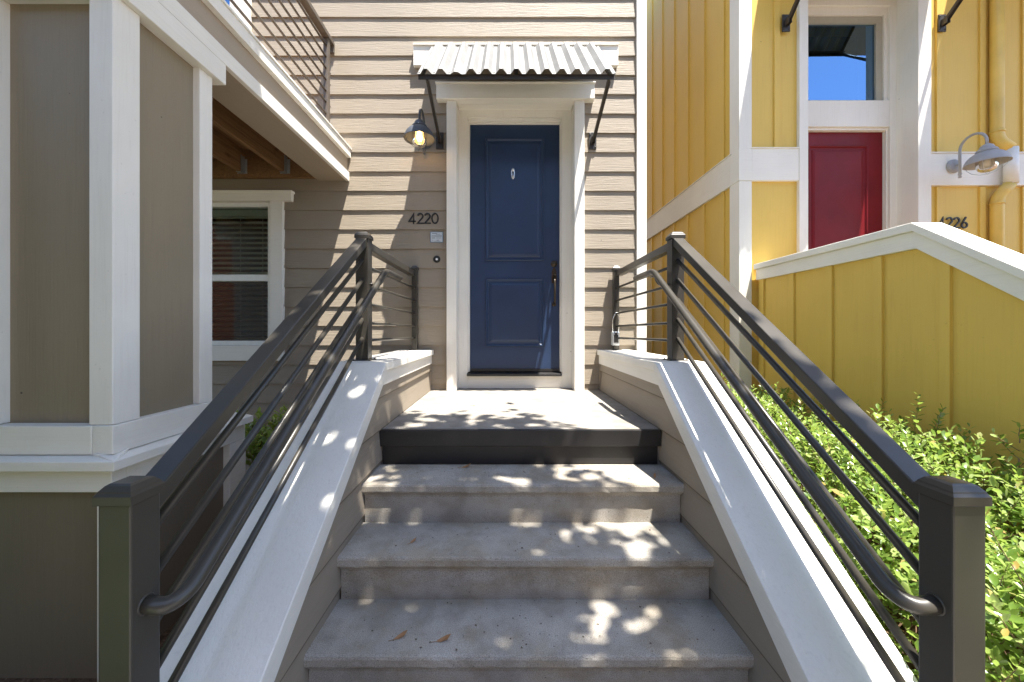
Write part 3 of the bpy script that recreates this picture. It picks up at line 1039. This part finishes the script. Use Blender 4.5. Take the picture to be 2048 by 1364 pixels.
# ================================================================== numerals
def ribbon(mb, pts, w, X, Z, h, y0, y1, closed=False):
    P = [Vector((a, b)) for a, b in pts]
    n = len(P)
    Lp, Rp = [], []
    for i in range(n):
        if closed: a, b = P[(i - 1) % n], P[(i + 1) % n]
        else: a, b = P[max(0, i - 1)], P[min(n - 1, i + 1)]
        d0 = (P[i] - a).normalized() if (P[i] - a).length > 1e-9 else None
        d1 = (b - P[i]).normalized() if (b - P[i]).length > 1e-9 else None
        if d0 is None: d0 = d1
        if d1 is None: d1 = d0
        n0, n1 = Vector((-d0.y, d0.x)), Vector((-d1.y, d1.x))
        m = (n0 + n1)
        m = m.normalized() if m.length > 1e-6 else n0
        k = w / 2 / max(.45, m.dot(n0))
        Lp.append(P[i] + m * k); Rp.append(P[i] - m * k)
    V = lambda p, y: (X + p.x * h, y, Z + p.y * h)
    rng = range(n) if closed else range(n - 1)
    for i in rng:
        j = (i + 1) % n
        mb.face([V(Rp[i], y0), V(Rp[j], y0), V(Lp[j], y0), V(Lp[i], y0)])
        mb.face([V(Lp[i], y0), V(Lp[j], y0), V(Lp[j], y1), V(Lp[i], y1)])
        mb.face([V(Rp[j], y0), V(Rp[i], y0), V(Rp[i], y1), V(Rp[j], y1)])
    if not closed:
        for i in (0, n - 1):
            mb.face([V(Lp[i], y0), V(Lp[i], y1), V(Rp[i], y1), V(Rp[i], y0)])


def arc(cx, cy, rx, ry, a0, a1, n=18):
    return [(cx + rx * math.cos(R(a0 + (a1 - a0) * i / n)), cy + ry * math.sin(R(a0 + (a1 - a0) * i / n))) for i in range(n + 1)]


SW = .125
GLYPH = {
    '4': [([(.47, .0), (.47, .92), (.06, .235), (.68, .235)], False)],
    '2': [(arc(.30, .70, .235, .24, 165, -38) + [(.06, .065), (.62, .065)], False)],
    '0': [(arc(.33, .50, .275, .44, 0, 360, 36)[:-1], True)],
    '6': [(arc(.32, .29, .24, .23, 0, 360, 30)[:-1], True), ([(.105, .40), (.47, 1.0)], False)],
}


def house_number(text, X, Z, h, y, label, gap=(.66, .64, .66, .7)):
    t = thing('house_number', (X, y, Z), label, 'house number', 'house numbers')
    x = X
    for ch, gp in zip(text, gap):
        mb = MB()
        for pts, cl in GLYPH[ch]:
            ribbon(mb, pts, SW, x, Z, h, y - .014, y - .004, cl)
        mb.build('digit', M['numeral'], t)
        x += gp * h
        if ch == '4': x += .10 * h
    return t


house_number('4220', -.948, 1.599, .107, WY - .002, 'black house number 4220 beside the navy door')
house_number('4226', 4.06, 1.538, .107, 3.642, 'black house number 4226 half hidden by the yellow stair wall cap')

# plaque, doorbell, lockbox
pq = thing('plaque', (-.676, WY, 1.423), 'small pale notice plaque under the number 4220', 'plaque')
MB().box(-.738, -.615, WY - .016, WY - .003, 1.421, 1.523).build('frame', M['bluegrey'], pq, 0.002)
MB().box(-.732, -.621, WY - .0175, WY - .0161, 1.427, 1.517).build('face', M['plaque'], pq)
mb = MB()
for zz, a, b, hh in ((1.505, .1, .55, .006), (1.4985, .45, .8, .004), (1.482, .06, .94, .007), (1.463, .08, .38, .006), (1.463, .46, .9, .004), (1.442, .1, .2, .004), (1.442, .5, .7, .005), (1.433, .3, .8, .003)):
    mb.box(-.732 + .111 * a, -.732 + .111 * b, WY - .0184, WY - .0176, zz - hh / 2, zz + hh / 2)
mb.build('lettering', M['ink'], pq)
db = thing('doorbell', (-.676, WY, 1.26), 'round black doorbell with a white button left of the navy door', 'doorbell')
MB().lathe([(0, .020), (.020, .020), (.030, .018), (.034, .012), (.0345, 0)], (-.676, WY - .004, 1.260), 32, 'y').build('ring', M['numeral'], db)
MB().lathe([(0, .026), (.006, .0255), (.010, .0235), (.0112, .0205)], (-.674, WY - .004, 1.258), 20, 'y').build('button', M['button'], db)
lb = thing('lockbox', (1.015, 3.60, .50), 'grey key lockbox hanging from the railing post by the facade', 'lockbox')
mb = MB().box(.972, 1.046, 3.565, 3.612, .435, .565)
mb.build('case', M['galv'], lb, 0.010)
mb = MB().box(.99, 1.03, 3.560, 3.5655, .46, .535).lathe([(0, .012), (.012, .012), (.013, 0)], (1.01, 3.566, .545), 14, 'y')
mb.build('dial', M['black'], lb, 0.004)
mb = MB().tube(fillet([(.985, 3.59, .56), (.985, 3.59, .68), (1.025, 3.60, .755), (1.05, 3.60, .70), (1.04, 3.59, .56)], .03), .004, 10)
mb.build('shackle', M['silver'], lb)

# ================================================================== yellow house
YY = 3.65
yh = thing('yellow_house', (3.6, YY, GZ), 'yellow board-and-batten house with a red front door', 'house')


def batten(mb, a, z0, z1, wdt=.052, th=.016, side=False, X=2.21, y=YY):
    if side: mb.box(X - th, X + .004, a - wdt / 2, a + wdt / 2, z0, z1)
    else: mb.box(a - wdt / 2, a + wdt / 2, y - th, y + .004, z0, z1)


YH0, YH1 = 2.80, 3.88          # opening for the recessed door
mb = MB()
Z1 = 5.8


def wallq(mb, x0, x1, z0, z1):
    mb.face([(x0, YY, z0), (x1, YY, z0), (x1, YY, z1), (x0, YY, z1)])


wallq(mb, 2.21, YH0, GZ, Z1); wallq(mb, YH1, 8.0, GZ, Z1); wallq(mb, YH0, YH1, 3.95, Z1)
mb.face([(2.21, YY, GZ), (2.21, YY, Z1), (2.21, 9.5, Z1), (2.21, 9.5, GZ)])
mb.face([(2.21, 9.5, Z1), (2.21, YY, Z1), (8, YY, Z1), (8, 9.5, Z1)])
mb.face([(8, YY, GZ), (8, 9.5, GZ), (8, 9.5, Z1), (8, YY, Z1)])
mb.face([(8, 9.5, GZ), (2.21, 9.5, GZ), (2.21, 9.5, Z1), (8, 9.5, Z1)])
BZ0, BZ1 = 1.985, 2.285
for i in range(14):
    a = 3.925 + .386 * i
    batten(mb, a, BZ1, Z1, side=True)
    batten(mb, a, GZ, BZ0, side=True)
batten(mb, 2.552, BZ1 + .001, Z1)
for x in (4.085, 4.495, 4.895, 5.30, 5.7, 6.1):
    batten(mb, x, BZ1 - .04, Z1); batten(mb, x, GZ, BZ0 - .05)
mb.build('wall', M['yellow'], yh, 0.0015)
mb = MB()
mb.box(2.185, 2.305, YY - .026, YY + .13, GZ, BZ0 - .0005).box(2.185, 2.305, YY - .026, YY + .13, BZ1 + .0005, Z1)
mb.build('corner_board', M['white_z'], yh, 0.003)
mb = MB()
mb.box(2.3055, 2.745, YY - .031, YY + .01, BZ0, BZ1).box(2.181, 2.3055, YY - .031, YY + .12, BZ0, BZ1)
mb.box(3.9855, 8.0, YY - .031, YY + .01, BZ0 - .045, BZ1 - .045)
mb.box(3.9855, 8.0, YY - .040, YY + .01, BZ1 - .0445, BZ1 - .033)
mb.box(2.3, 2.745, YY - .040, YY + .01, BZ1 + .0005, BZ1 + .010)
mb.build('band', M['white_x'], yh, 0.002)
mb = MB()
mb.box(2.181, 2.209, YY + .1205, 9.4, BZ0, BZ1).box(2.172, 2.209, YY + .1, 9.4, BZ1 + .0005, BZ1 + .010)
mb.build('side_band', M['white_y'], yh, 0.002)
# recessed entrance
FY = 3.83
mb = MB()
mb.box(2.746, 2.829, YY - .036, FY, .0, 3.95).box(3.862, 3.985, YY - .036, FY, .0, 3.95).box(2.7, 4.03, YY - .055, YY + .05, 3.951, 4.10)
mb.build('door_casing', M['white_z'], yh, 0.003)
mb = MB()
mb.box(2.829, 2.862, FY - .012, FY + .08, 0.1, 3.80).box(3.80, 3.864, FY - .012, FY + .08, 0.1, 3.80)
mb.box(2.829, 3.862, FY - .013, FY + .08, 3.80, 3.949)
mb.box(2.862, 3.80, FY - .006, FY + .08, 2.60, 2.86)
mb.box(2.862, 3.80, FY + .014, FY + .08, 2.575, 2.5995).box(3.788, 3.80, FY + .016, FY + .08, .1, 2.575).box(2.862, 2.876, FY + .016, FY + .08, .1, 2.575)
mb.box(2.862, 3.80, FY + .012, FY + .08, 3.725, 3.7995).box(3.765, 3.80, FY + .014, FY + .08, 2.861, 3.725)
mb.build('door_frame', M['white_z'], yh, 0.002)
rd = panel_door(yh, M['red'], 2.877, 3.787, .13, 2.573, FY + .055, [(3.03, 3.635, 1.20, 2.438), (3.03, 3.635, .34, 1.02)])
rd['label'] = 'dark red panelled front door'
MB().lathe([(0, .004), (.006, .006), (.011, .006), (.0125, 0)], (3.335, FY + .055, 1.545), 20, 'y').build('peephole', M['silver'], rd)
tw_ = MB()
tw_.box(2.863, 3.764, FY + .030, FY + .09, 3.655, 3.7245).box(3.70, 3.764, FY + .030, FY + .09, 2.862, 3.6545).box(2.863, 2.90, FY + .03, FY + .09, 2.862, 3.6545)
tw_.box(2.90, 3.70, FY + .030, FY + .09, 2.862, 2.885)
tw = tw_.build('transom_window', M['vinylbeige'], yh, 0.003)
mb = MB()
mb.face([(2.90, FY + .05, 2.885), (3.70, FY + .05, 2.885), (3.70, FY + .05, 3.655), (2.90, FY + .05, 3.655)])
mb.build('pane', M['skyglass'], tw)
MB().face([(2.8, FY + .5, 2.8), (3.85, FY + .5, 2.8), (3.85, FY + .5, 3.8), (2.8, FY + .5, 3.8)])
mb = MB()
mb.face([(2.84, FY + .4, 2.8), (3.85, FY + .4, 2.8), (3.85, FY + .4, 3.8), (2.84, FY + .4, 3.8)])
mb.build('room', M['dark'], tw)
# the yellow house has its own balcony further along
mb = MB().box(4.42, 7.4, 2.25, YY - .002, 4.5, 4.85)
mb.build('balcony', M['fascia'], yh, 0.004)
# its stoop, hidden behind its stair wall
mb = MB().box(2.62, 4.0, 2.2, 3.83, GZ, 0.02)
mb.build('stoop', M['landing'], yh)

# yellow stair wall
YX, YK, YC = 2.35, 2.205, 1.195
ys = thing('stair_wall', (YX + .12, 2.2, GZ), 'yellow board-and-batten stair wall behind the hedge, white cap', 'stair wall')
ytop = lambda y: YC - .05 - .72 * max(0, YK - y)
mb = MB().prism_x([(.3, GZ), (YY - .02, GZ), (YY - .02, ytop(9)), (YK, ytop(9)), (.3, ytop(.3))], YX + .02, YX + .12)
for y in [3.56 - .372 * i for i in range(9)]:
    mb.prism_x([(y - .026, GZ), (y + .026, GZ), (y + .026, ytop(y + .026) - .06), (y - .026, ytop(y - .026) - .06)], YX + .002, YX + .024)
mb.build('wall', M['yellow'], ys, 0.0015)
mb = MB().prism_x([(.28, ytop(.28) + .001), (YK, ytop(9) + .001), (YY - .033, ytop(9) + .001), (YY - .033, YC), (YK, YC), (.28, ytop(.28) + .05)], YX - .035, YX + .140)
mb.build('cap', M['cap'], ys, 0.004)
mb = MB().prism_x([(.3, ytop(.3) - .115), (YK, ytop(9) - .098), (YY - .033, ytop(9) - .098), (YY - .033, ytop(9)), (YK, ytop(9)), (.3, ytop(.3))], YX - .012, YX + .0195)
mb.build('trim_board', M['white_y'], ys, 0.002)

# downspout on the yellow wall
ds = thing('downspout', (4.55, YY, 2.2), 'yellow painted downspout jogging over the white band of the yellow house', 'downspout')
dx = 4.582
path = [(dx, YY - .05, 5.8), (dx, YY - .05, 2.36), (dx + .08, YY - .085, 2.26)]
mb = MB().tube(fillet(path, .06), .046, 18)
mb.tube([(dx, YY - .05, 2.42), (dx, YY - .05, 2.44)], .051, 18)
mb.build('upper_pipe', M['yellow_metal'], ds)
MB().tube([(dx + .083, YY - .086, 2.262), (dx + .083, YY - .086, 1.93)], .047, 18).build('middle_pipe', M['vinyl'], ds)
mb = MB().tube(fillet([(dx + .08, YY - .085, 1.932), (dx, YY - .05, 1.82), (dx, YY - .05, GZ)], .06), .046, 18)
mb.tube([(dx, YY - .05, 1.75), (dx, YY - .05, 1.77)], .051, 18)
mb.build('lower_pipe', M['yellow_metal'], ds)


# ================================================================== foliage
def leaf(mb, p, d, up, ln, w, curl=.12):
    """an elliptic leaf folded along its midrib"""
    d = d.normalized()
    s = d.cross(up)
    if s.length < 1e-4: s = d.cross(Vector((1, 0, 0)))
    s.normalize()
    n = s.cross(d)
    n0 = len(mb.v)
    mid1 = p + d * (ln * .38) - n * (w * .16)
    mid2 = p + d * (ln * .74) - n * (w * .10 + ln * curl * .4)
    tip = p + d * ln - n * (ln * curl)
    mb.v += [tuple(p), tuple(mid1), tuple(mid2), tuple(tip),
             tuple(p + d * (ln * .34) + s * (w * .40)), tuple(p + d * (ln * .72) + s * (w * .46) - n * (ln * curl * .3)),
             tuple(p + d * (ln * .34) - s * (w * .40)), tuple(p + d * (ln * .72) - s * (w * .46) - n * (ln * curl * .3))]
    for q in ((0, 4, 1), (4, 5, 2, 1), (5, 3, 2), (0, 1, 6), (1, 2, 7, 6), (2, 3, 7)):
        mb.f.append(tuple(n0 + i for i in q)); mb.s.append(True)


def sprig(lm, tm, base, direction, length, nleaf, lsize, rnd):
    d = direction.normalized()
    pts = [base]
    p = base.copy()
    seg = 5
    for i in range(seg):
        d = (d + Vector((rnd.uniform(-.18, .18), rnd.uniform(-.18, .18), rnd.uniform(-.02, .16)))).normalized()
        p = p + d * (length / seg)
        pts.append(p.copy())
    if tm is not None: tm.tube(pts, .0016, 4, False, radii=[.0022 - .0003 * i for i in range(len(pts))])
    a = rnd.uniform(0, 6.28)
    for i in range(nleaf):
        t = .15 + .85 * (i + .5) / nleaf
        q = min(seg - 1, int(t * seg))
        pp = pts[q].lerp(pts[q + 1], t * seg - q)
        ax = (pts[q + 1] - pts[q]).normalized()
        u = ax.cross(Vector((.3, .2, 1))).normalized() if abs(ax.z) < .98 else Vector((1, 0, 0))
        vv = ax.cross(u)
        a += 2.4 + rnd.uniform(-.3, .3)
        out = u * math.cos(a) + vv * math.sin(a)
        open_ = .9 - .45 * t + rnd.uniform(-.15, .15)
        dd = (ax * (1 - open_) + out * open_ + Vector((0, 0, .12)))
        sz = lsize * rnd.uniform(.65, 1.2) * (1 - .35 * max(0, t - .75) * 4 * .6)
        leaf(lm, pp, dd, (ax + Vector((0, 0, .6))).normalized(), sz, sz * rnd.uniform(.42, .54), rnd.uniform(.02, .22))


def hedge_top(x, y):
    h = -.05 + .05 * math.sin(x * 5 + y * 2.3) + .045 * math.sin(y * 6.1 - x * 2) + .03 * math.sin(11 * x + 3)
    h += .08 * min(1, max(0, (y - 1.6) / 1.4))
    h -= .07 * max(0, 1.9 - y)
    e = min(1.0, (x - 1.22) / .30)
    return h - .30 * (1 - max(0, e)) ** 2


hg = thing('hedge', (1.8, 2.0, GZ), 'bright green leafy hedge between the stair rail and the yellow wall', 'hedge')
rnd = random.Random(11)
lm, tm = MB(), MB()
for i in range(3100):
    x = rnd.uniform(1.26, 2.30)
    y = .45 + 3.1 * rnd.random() ** 1.15
    top = hedge_top(x, y)
    depth = rnd.random() ** 1.8 * .34
    z = top - .10 - depth
    d = Vector((rnd.gauss(-.10, .42), rnd.gauss(-.12, .42), 1.0))
    sprig(lm, tm if i % 2 == 0 else None, Vector((x, y, z)), d, rnd.uniform(.08, .21), rnd.randint(8, 15), rnd.uniform(.026, .050), rnd)
for i in range(240):                                     # flank towards the steps
    y = rnd.uniform(.45, 3.2)
    z = rnd.uniform(-.48, -.16) if y > 1.0 else rnd.uniform(-.7, -.2)
    x = 1.34 + rnd.uniform(-.02, .10) + (.10 if z < -.4 else 0)
    sprig(lm, tm, Vector((x, y, z)), Vector((-.7, rnd.uniform(-.6, .2), rnd.uniform(.1, .8))), rnd.uniform(.08, .17), rnd.randint(5, 10), rnd.uniform(.034, .05), rnd)
for i in range(330):                                     # near face towards the path
    x = rnd.uniform(1.25, 2.3); z = rnd.uniform(-.78, -.1)
    sprig(lm, tm, Vector((x, .50 + rnd.uniform(-.05, .12), z)), Vector((rnd.uniform(-.5, .5), -.8, rnd.uniform(.1, .8))), rnd.uniform(.08, .17), rnd.randint(6, 11), rnd.uniform(.035, .055), rnd)
for i in range(46):                                      # long shoots standing above the rest
    x = rnd.uniform(1.4, 2.25); y = rnd.uniform(.8, 3.4)
    sprig(lm, tm, Vector((x, y, hedge_top(x, y) - .03)), Vector((rnd.gauss(0, .2), rnd.gauss(0, .2), 1)), rnd.uniform(.14, .26), rnd.randint(12, 18), rnd.uniform(.03, .042), rnd)
hf = lm.build('foliage', M['hedge'], hg)
for i in range(620):
    x = rnd.uniform(1.30, 2.2); y = rnd.uniform(.5, 3.4)
    p0 = Vector((x + rnd.uniform(-.1, .1), y + rnd.uniform(-.1, .1), GZ))
    p2 = Vector((x + rnd.gauss(0, .13), y + rnd.gauss(0, .13), hedge_top(x, y) - rnd.uniform(.1, .3)))
    mid = p0.lerp(p2, .5) + Vector((rnd.gauss(0, .05), rnd.gauss(0, .05), 0))
    tm.tube([p0, mid, p2], .004, 5, False, radii=[.006, .004, .002])
tm.build('stems', M['twig'], hg)

# fallen litter under the hedge
lt = MB()
for i in range(1500):
    p = Vector((rnd.uniform(1.21, 2.3), rnd.uniform(.4, 3.4), GZ + rnd.uniform(.004, .05)))
    a = rnd.uniform(0, 6.28)
    leaf(lt, p, Vector((math.cos(a), math.sin(a), rnd.uniform(-.3, .3))), Vector((rnd.gauss(0, .4), rnd.gauss(0, .4), 1)), rnd.uniform(.03, .055), rnd.uniform(.012, .022), .2)
tag(lt.build('leaf_litter', M['deadleaf']), 'brown fallen leaves lying under the hedge', 'leaves', kind='stuff')

# little plant behind the bay
pl_ = thing('shrub', (-1.62, 2.62, GZ), 'small dark shrub in the corner behind the bay', 'shrub')
lm, tm = MB(), MB()
for i in range(120):
    a = rnd.uniform(0, 6.28); q = rnd.random() ** .5 * .22
    b = Vector((-1.62 + q * math.cos(a), 2.60 + q * math.sin(a), -.35 + rnd.uniform(0, .22)))
    sprig(lm, tm, b, Vector((math.cos(a) * .5, math.sin(a) * .5, 1)), rnd.uniform(.1, .2), rnd.randint(9, 14), rnd.uniform(.045, .07), rnd)
for i in range(26):
    a = rnd.uniform(0, 6.28)
    tm.tube([(-1.62, 2.6, GZ), (-1.62 + .1 * math.cos(a), 2.6 + .1 * math.sin(a), -.5), (-1.62 + .2 * math.cos(a), 2.6 + .2 * math.sin(a), -.25)], .004, 5)
lm.build('foliage', M['hedge'], pl_)
tm.build('stems', M['twig'], pl_)

# slim seedling against the yellow stair wall
sd = thing('seedling', (2.22, 1.66, GZ), 'thin leafy seedling standing above the hedge by the yellow stair wall', 'plant')
lm, tm = MB(), MB()
tm.tube([(2.22, 1.66, GZ), (2.23, 1.665, -.3), (2.22, 1.67, .02)], .004, 6, radii=[.006, .004, .003])
for k in range(7):
    b = Vector((2.22, 1.667, -.12 + k * .035))
    a = rnd.uniform(0, 6.28)
    sprig(lm, tm, b, Vector((math.cos(a), math.sin(a), .8)), .11, 8, .035, rnd)
lm.build('foliage', M['hedge'], sd)
tm.build('stems', M['twig'], sd)

# single fallen leaves on the steps
FL = [((-.412, 1.49, -.609), .5, 'curled brown leaf on the lowest tread', .058), ((-.243, 1.475, -.609), .25, 'flat long brown leaf on the lowest tread', .062),
      ((-.235, 2.205, -.207), .3, 'russet leaf against the black riser under the landing', .062), ((-.25, 2.93, .001), .1, 'small brown leaf on the landing', .035),
      ((.79, 2.06, -.207), 1.2, 'small dry leaf against the wall on the topmost grey tread', .045), ((-.44, 1.80, -.412), .9, 'thin curved twig leaf on the middle grey tread', .04)]
for (p, a, lab, sz) in FL:
    m = MB()
    c = Vector(p) + Vector((0, 0, .004))
    d = Vector((math.cos(a), math.sin(a), .12)).normalized()
    leaf(m, c - d * sz * .5, d, Vector((.25, -.1, 1)), sz, sz * .34, -.22)
    m.tube([c - d * sz * .5, c - d * sz * .8 + Vector((0, 0, .004))], .0008, 5)
    o = m.build('fallen_leaf', M['deadleaf'])
    tag(o, lab, 'leaf', 'fallen leaves on the steps')
cr = MB()
for i in range(150):
    st = rnd.choice([(2.0, 2.23, -.207), (1.71, 1.97, -.412), (1.43, 1.68, -.609), (1.43, 1.68, -.609), (2.4, 3.5, .001)])
    p = Vector((rnd.uniform(-.7, .86), rnd.uniform(st[0], st[1]), st[2] + .002))
    a = rnd.uniform(0, 6.28)
    s_ = rnd.uniform(.003, .008)
    leaf(cr, p, Vector((math.cos(a), math.sin(a), 0)), Vector((rnd.gauss(0, .3), rnd.gauss(0, .3), 1)), s_ * 1.4, s_, .1)
tag(cr.build('crumbs', M['bark']), 'tiny dark seeds and crumbs scattered over the steps', 'debris', kind='stuff')


# ================================================================== tree whose shade dapples the steps
def want(x, y):
    """how densely the crown hangs over a spot, given by where its shade falls at the height of the steps"""
    edge = 2.78 if x < -.35 else 2.78 - .85 * (x + .35) / .9
    n = .20 * math.sin(3.1 * x + 1.3) + .14 * math.sin(7.3 * x - 2.1 * y)
    a = (edge + n - y) / .22
    bx = 1.03 - .06 * min(1, max(0, (y - 1.1) / 1.2)) - .30 * min(1, max(0, (1.12 - y) / .25))
    b = (bx - x) / .07
    return max(0, min(1, a)) * max(0, min(1, b))


rg = random.Random(21)
GAPS = []                       # leaf gaps cut along the sun's path so light flecks reach the steps
while len(GAPS) < 330:
    gx, gy = rg.uniform(-2.6, 1.1), rg.uniform(.2, 2.9)
    if gx > .72 or gx < -1.2: continue
    pr = .12 + .62 * max(0, min(1, gx / .6)) * (.35 + .65 * min(1, max(0, (gy - .6) / 1.0))) + (.42 if gx < -.55 and 1.6 < gy < 2.6 else 0) + (.4 if gy > 1.9 else 0)
    if rg.random() < pr:
        GAPS.append((gx, gy, rg.uniform(.010, .028) if rg.random() < .88 else rg.uniform(.03, .05)))
GRID = {}
for gx, gy, gr in GAPS:
    for ix in range(int((gx - gr) // .2), int((gx + gr) // .2) + 1):
        for iy in range(int((gy - gr) // .2), int((gy + gr) // .2) + 1):
            GRID.setdefault((ix, iy), []).append((gx, gy, gr))


def open_to_sun(p, m):
    k = p.z + .25
    px, py = p.x - .2186 * k, p.y + .238 * k
    for gx, gy, gr in GRID.get((int(px // .2), int(py // .2)), ()):
        if (px - gx) ** 2 + (py - gy) ** 2 < (gr + m) ** 2: return True
    return False


tree = thing('tree', (3.1, -3.2, GZ), 'leafy tree whose dappled shade falls across the steps', 'tree')
rt = random.Random(5)
lm, tm = MB(), MB()
T0 = Vector((3.1, -3.2, GZ))
crotch = Vector((2.5, -2.5, 2.9))
tm.tube([T0, T0.lerp(crotch, .5) + Vector((.06, -.05, 0)), crotch], .12, 12, radii=[.15, .115, .10])
limbs = []
for (ex, ey, ez) in ((-1.6, -.9, 5.0), (-.4, .6, 5.3), (1.0, .9, 5.2), (1.4, -1.6, 5.6), (-2.4, -2.4, 5.1), (0.2, -2.6, 5.9), (-.6, -1.0, 5.7), (-3.0, -.3, 4.8)):
    e = Vector((ex, ey, ez))
    m_ = crotch.lerp(e, .5) + Vector((0, 0, .45))
    pts = [crotch, crotch.lerp(m_, .5) + Vector((0, 0, .1)), m_, m_.lerp(e, .5) + Vector((0, 0, .1)), e]
    tm.tube(pts, .05, 8, radii=[.075, .06, .045, .03, .015])
    limbs.append(pts)
cl = 0
tries = 0
while cl < 2000 and tries < 80000:
    tries += 1
    z = rt.uniform(4.5, 6.0)
    k_ = z + .2
    px, py = rt.uniform(-3.2, 1.2), rt.uniform(.3, 3.1)
    w_ = want(px, py)
    if rt.random() > w_ * (1.0 if px > .7 else .72): continue
    x, y = px + .2186 * k_, py - .238 * k_
    cl += 1
    c = Vector((x, y, z))
    if cl % 6 == 0:
        best = min((q for l in limbs for q in l), key=lambda q: (q - c).length)
        tm.tube([best, best.lerp(c, .5) + Vector((0, 0, .08)), c], .008, 5, radii=[.014, .009, .004])
    for j in range(15):
        sp = .05 if px > .7 else .10
        o_ = Vector((rt.gauss(0, sp), rt.gauss(0, sp), rt.gauss(0, .06)))
        a = rt.uniform(0, 6.28)
        ln_ = rt.uniform(.075, .125)
        dv = Vector((math.cos(a), math.sin(a), rt.uniform(-.4, .2))).normalized()
        if open_to_sun(c + o_ + dv * ln_ * .5, .016): continue
        leaf(lm, c + o_, dv, Vector((rt.gauss(0, .3), rt.gauss(0, .3), 1)), ln_, ln_ * rt.uniform(.48, .58), .15)
lm.build('crown', M['treeleaf'], tree)
tm.build('trunk', M['bark'], tree)

# ================================================================== the other side of the path (seen in the window panes), then an added bush
oh = thing('terracotta_house', (0, -8, GZ), 'terracotta house across the path, mirrored in the ground-floor window', 'house')
mb = MB().box(-12, 12, -12, -8, GZ, 6.2)
mb.build('wall', M['terracotta'], oh)
for wx in (-9.5, -6.2, -2.9, .4, 3.7, 7.0):
    for wz in (.4, 3.4):
        fr = MB().box(wx, wx + 1.3, -8.0, -7.94, wz, wz + 1.7).build('window', M['white_x'], oh)
        MB().box(wx + .1, wx + 1.2, -7.945, -7.93, wz + .1, wz + 1.6).build('pane', M['dark'], fr)
sb = thing('laurel', (-2.7, .2, GZ), 'tall green laurel bush added out of view to darken and tint the bay', 'bush')  # unseen, added to block sky and throw green light on the bay front
lm, tm = MB(), MB()
rs = random.Random(9)
for i in range(3600):
    th, ph = rs.uniform(0, 6.28), math.acos(rs.uniform(-1, 1))
    q = .5 + .5 * rs.random() ** .5
    p = Vector((-2.72 + .86 * q * math.sin(ph) * math.cos(th), .30 + .88 * q * math.sin(ph) * math.sin(th), .75 + 1.65 * q * math.cos(ph)))
    if p.z < GZ + .05: continue
    d = Vector((math.cos(th), math.sin(th), rs.uniform(-.3, .9)))
    for k in range(3):
        leaf(lm, p + Vector((rs.gauss(0, .05), rs.gauss(0, .05), rs.gauss(0, .05))), d + Vector((rs.gauss(0, .6), rs.gauss(0, .6), rs.gauss(0, .4))), Vector((0, 0, 1)), rs.uniform(.08, .13), rs.uniform(.035, .055), .1)
for i in range(14):
    a = rs.uniform(0, 6.28)
    tm.tube([(-2.75, .15, GZ), (-2.75 + .2 * math.cos(a), .15 + .25 * math.sin(a), .3), (-2.75 + .5 * math.cos(a), .15 + .6 * math.sin(a), 1.2 + rs.uniform(-.4, .6))], .015, 6, radii=[.022, .014, .005])
lm.build('foliage', M['treeleaf'], sb)
tm.build('stems', M['bark'], sb)
print('faces', sum(len(o.data.polygons) for o in S.objects if o.type == 'MESH'))
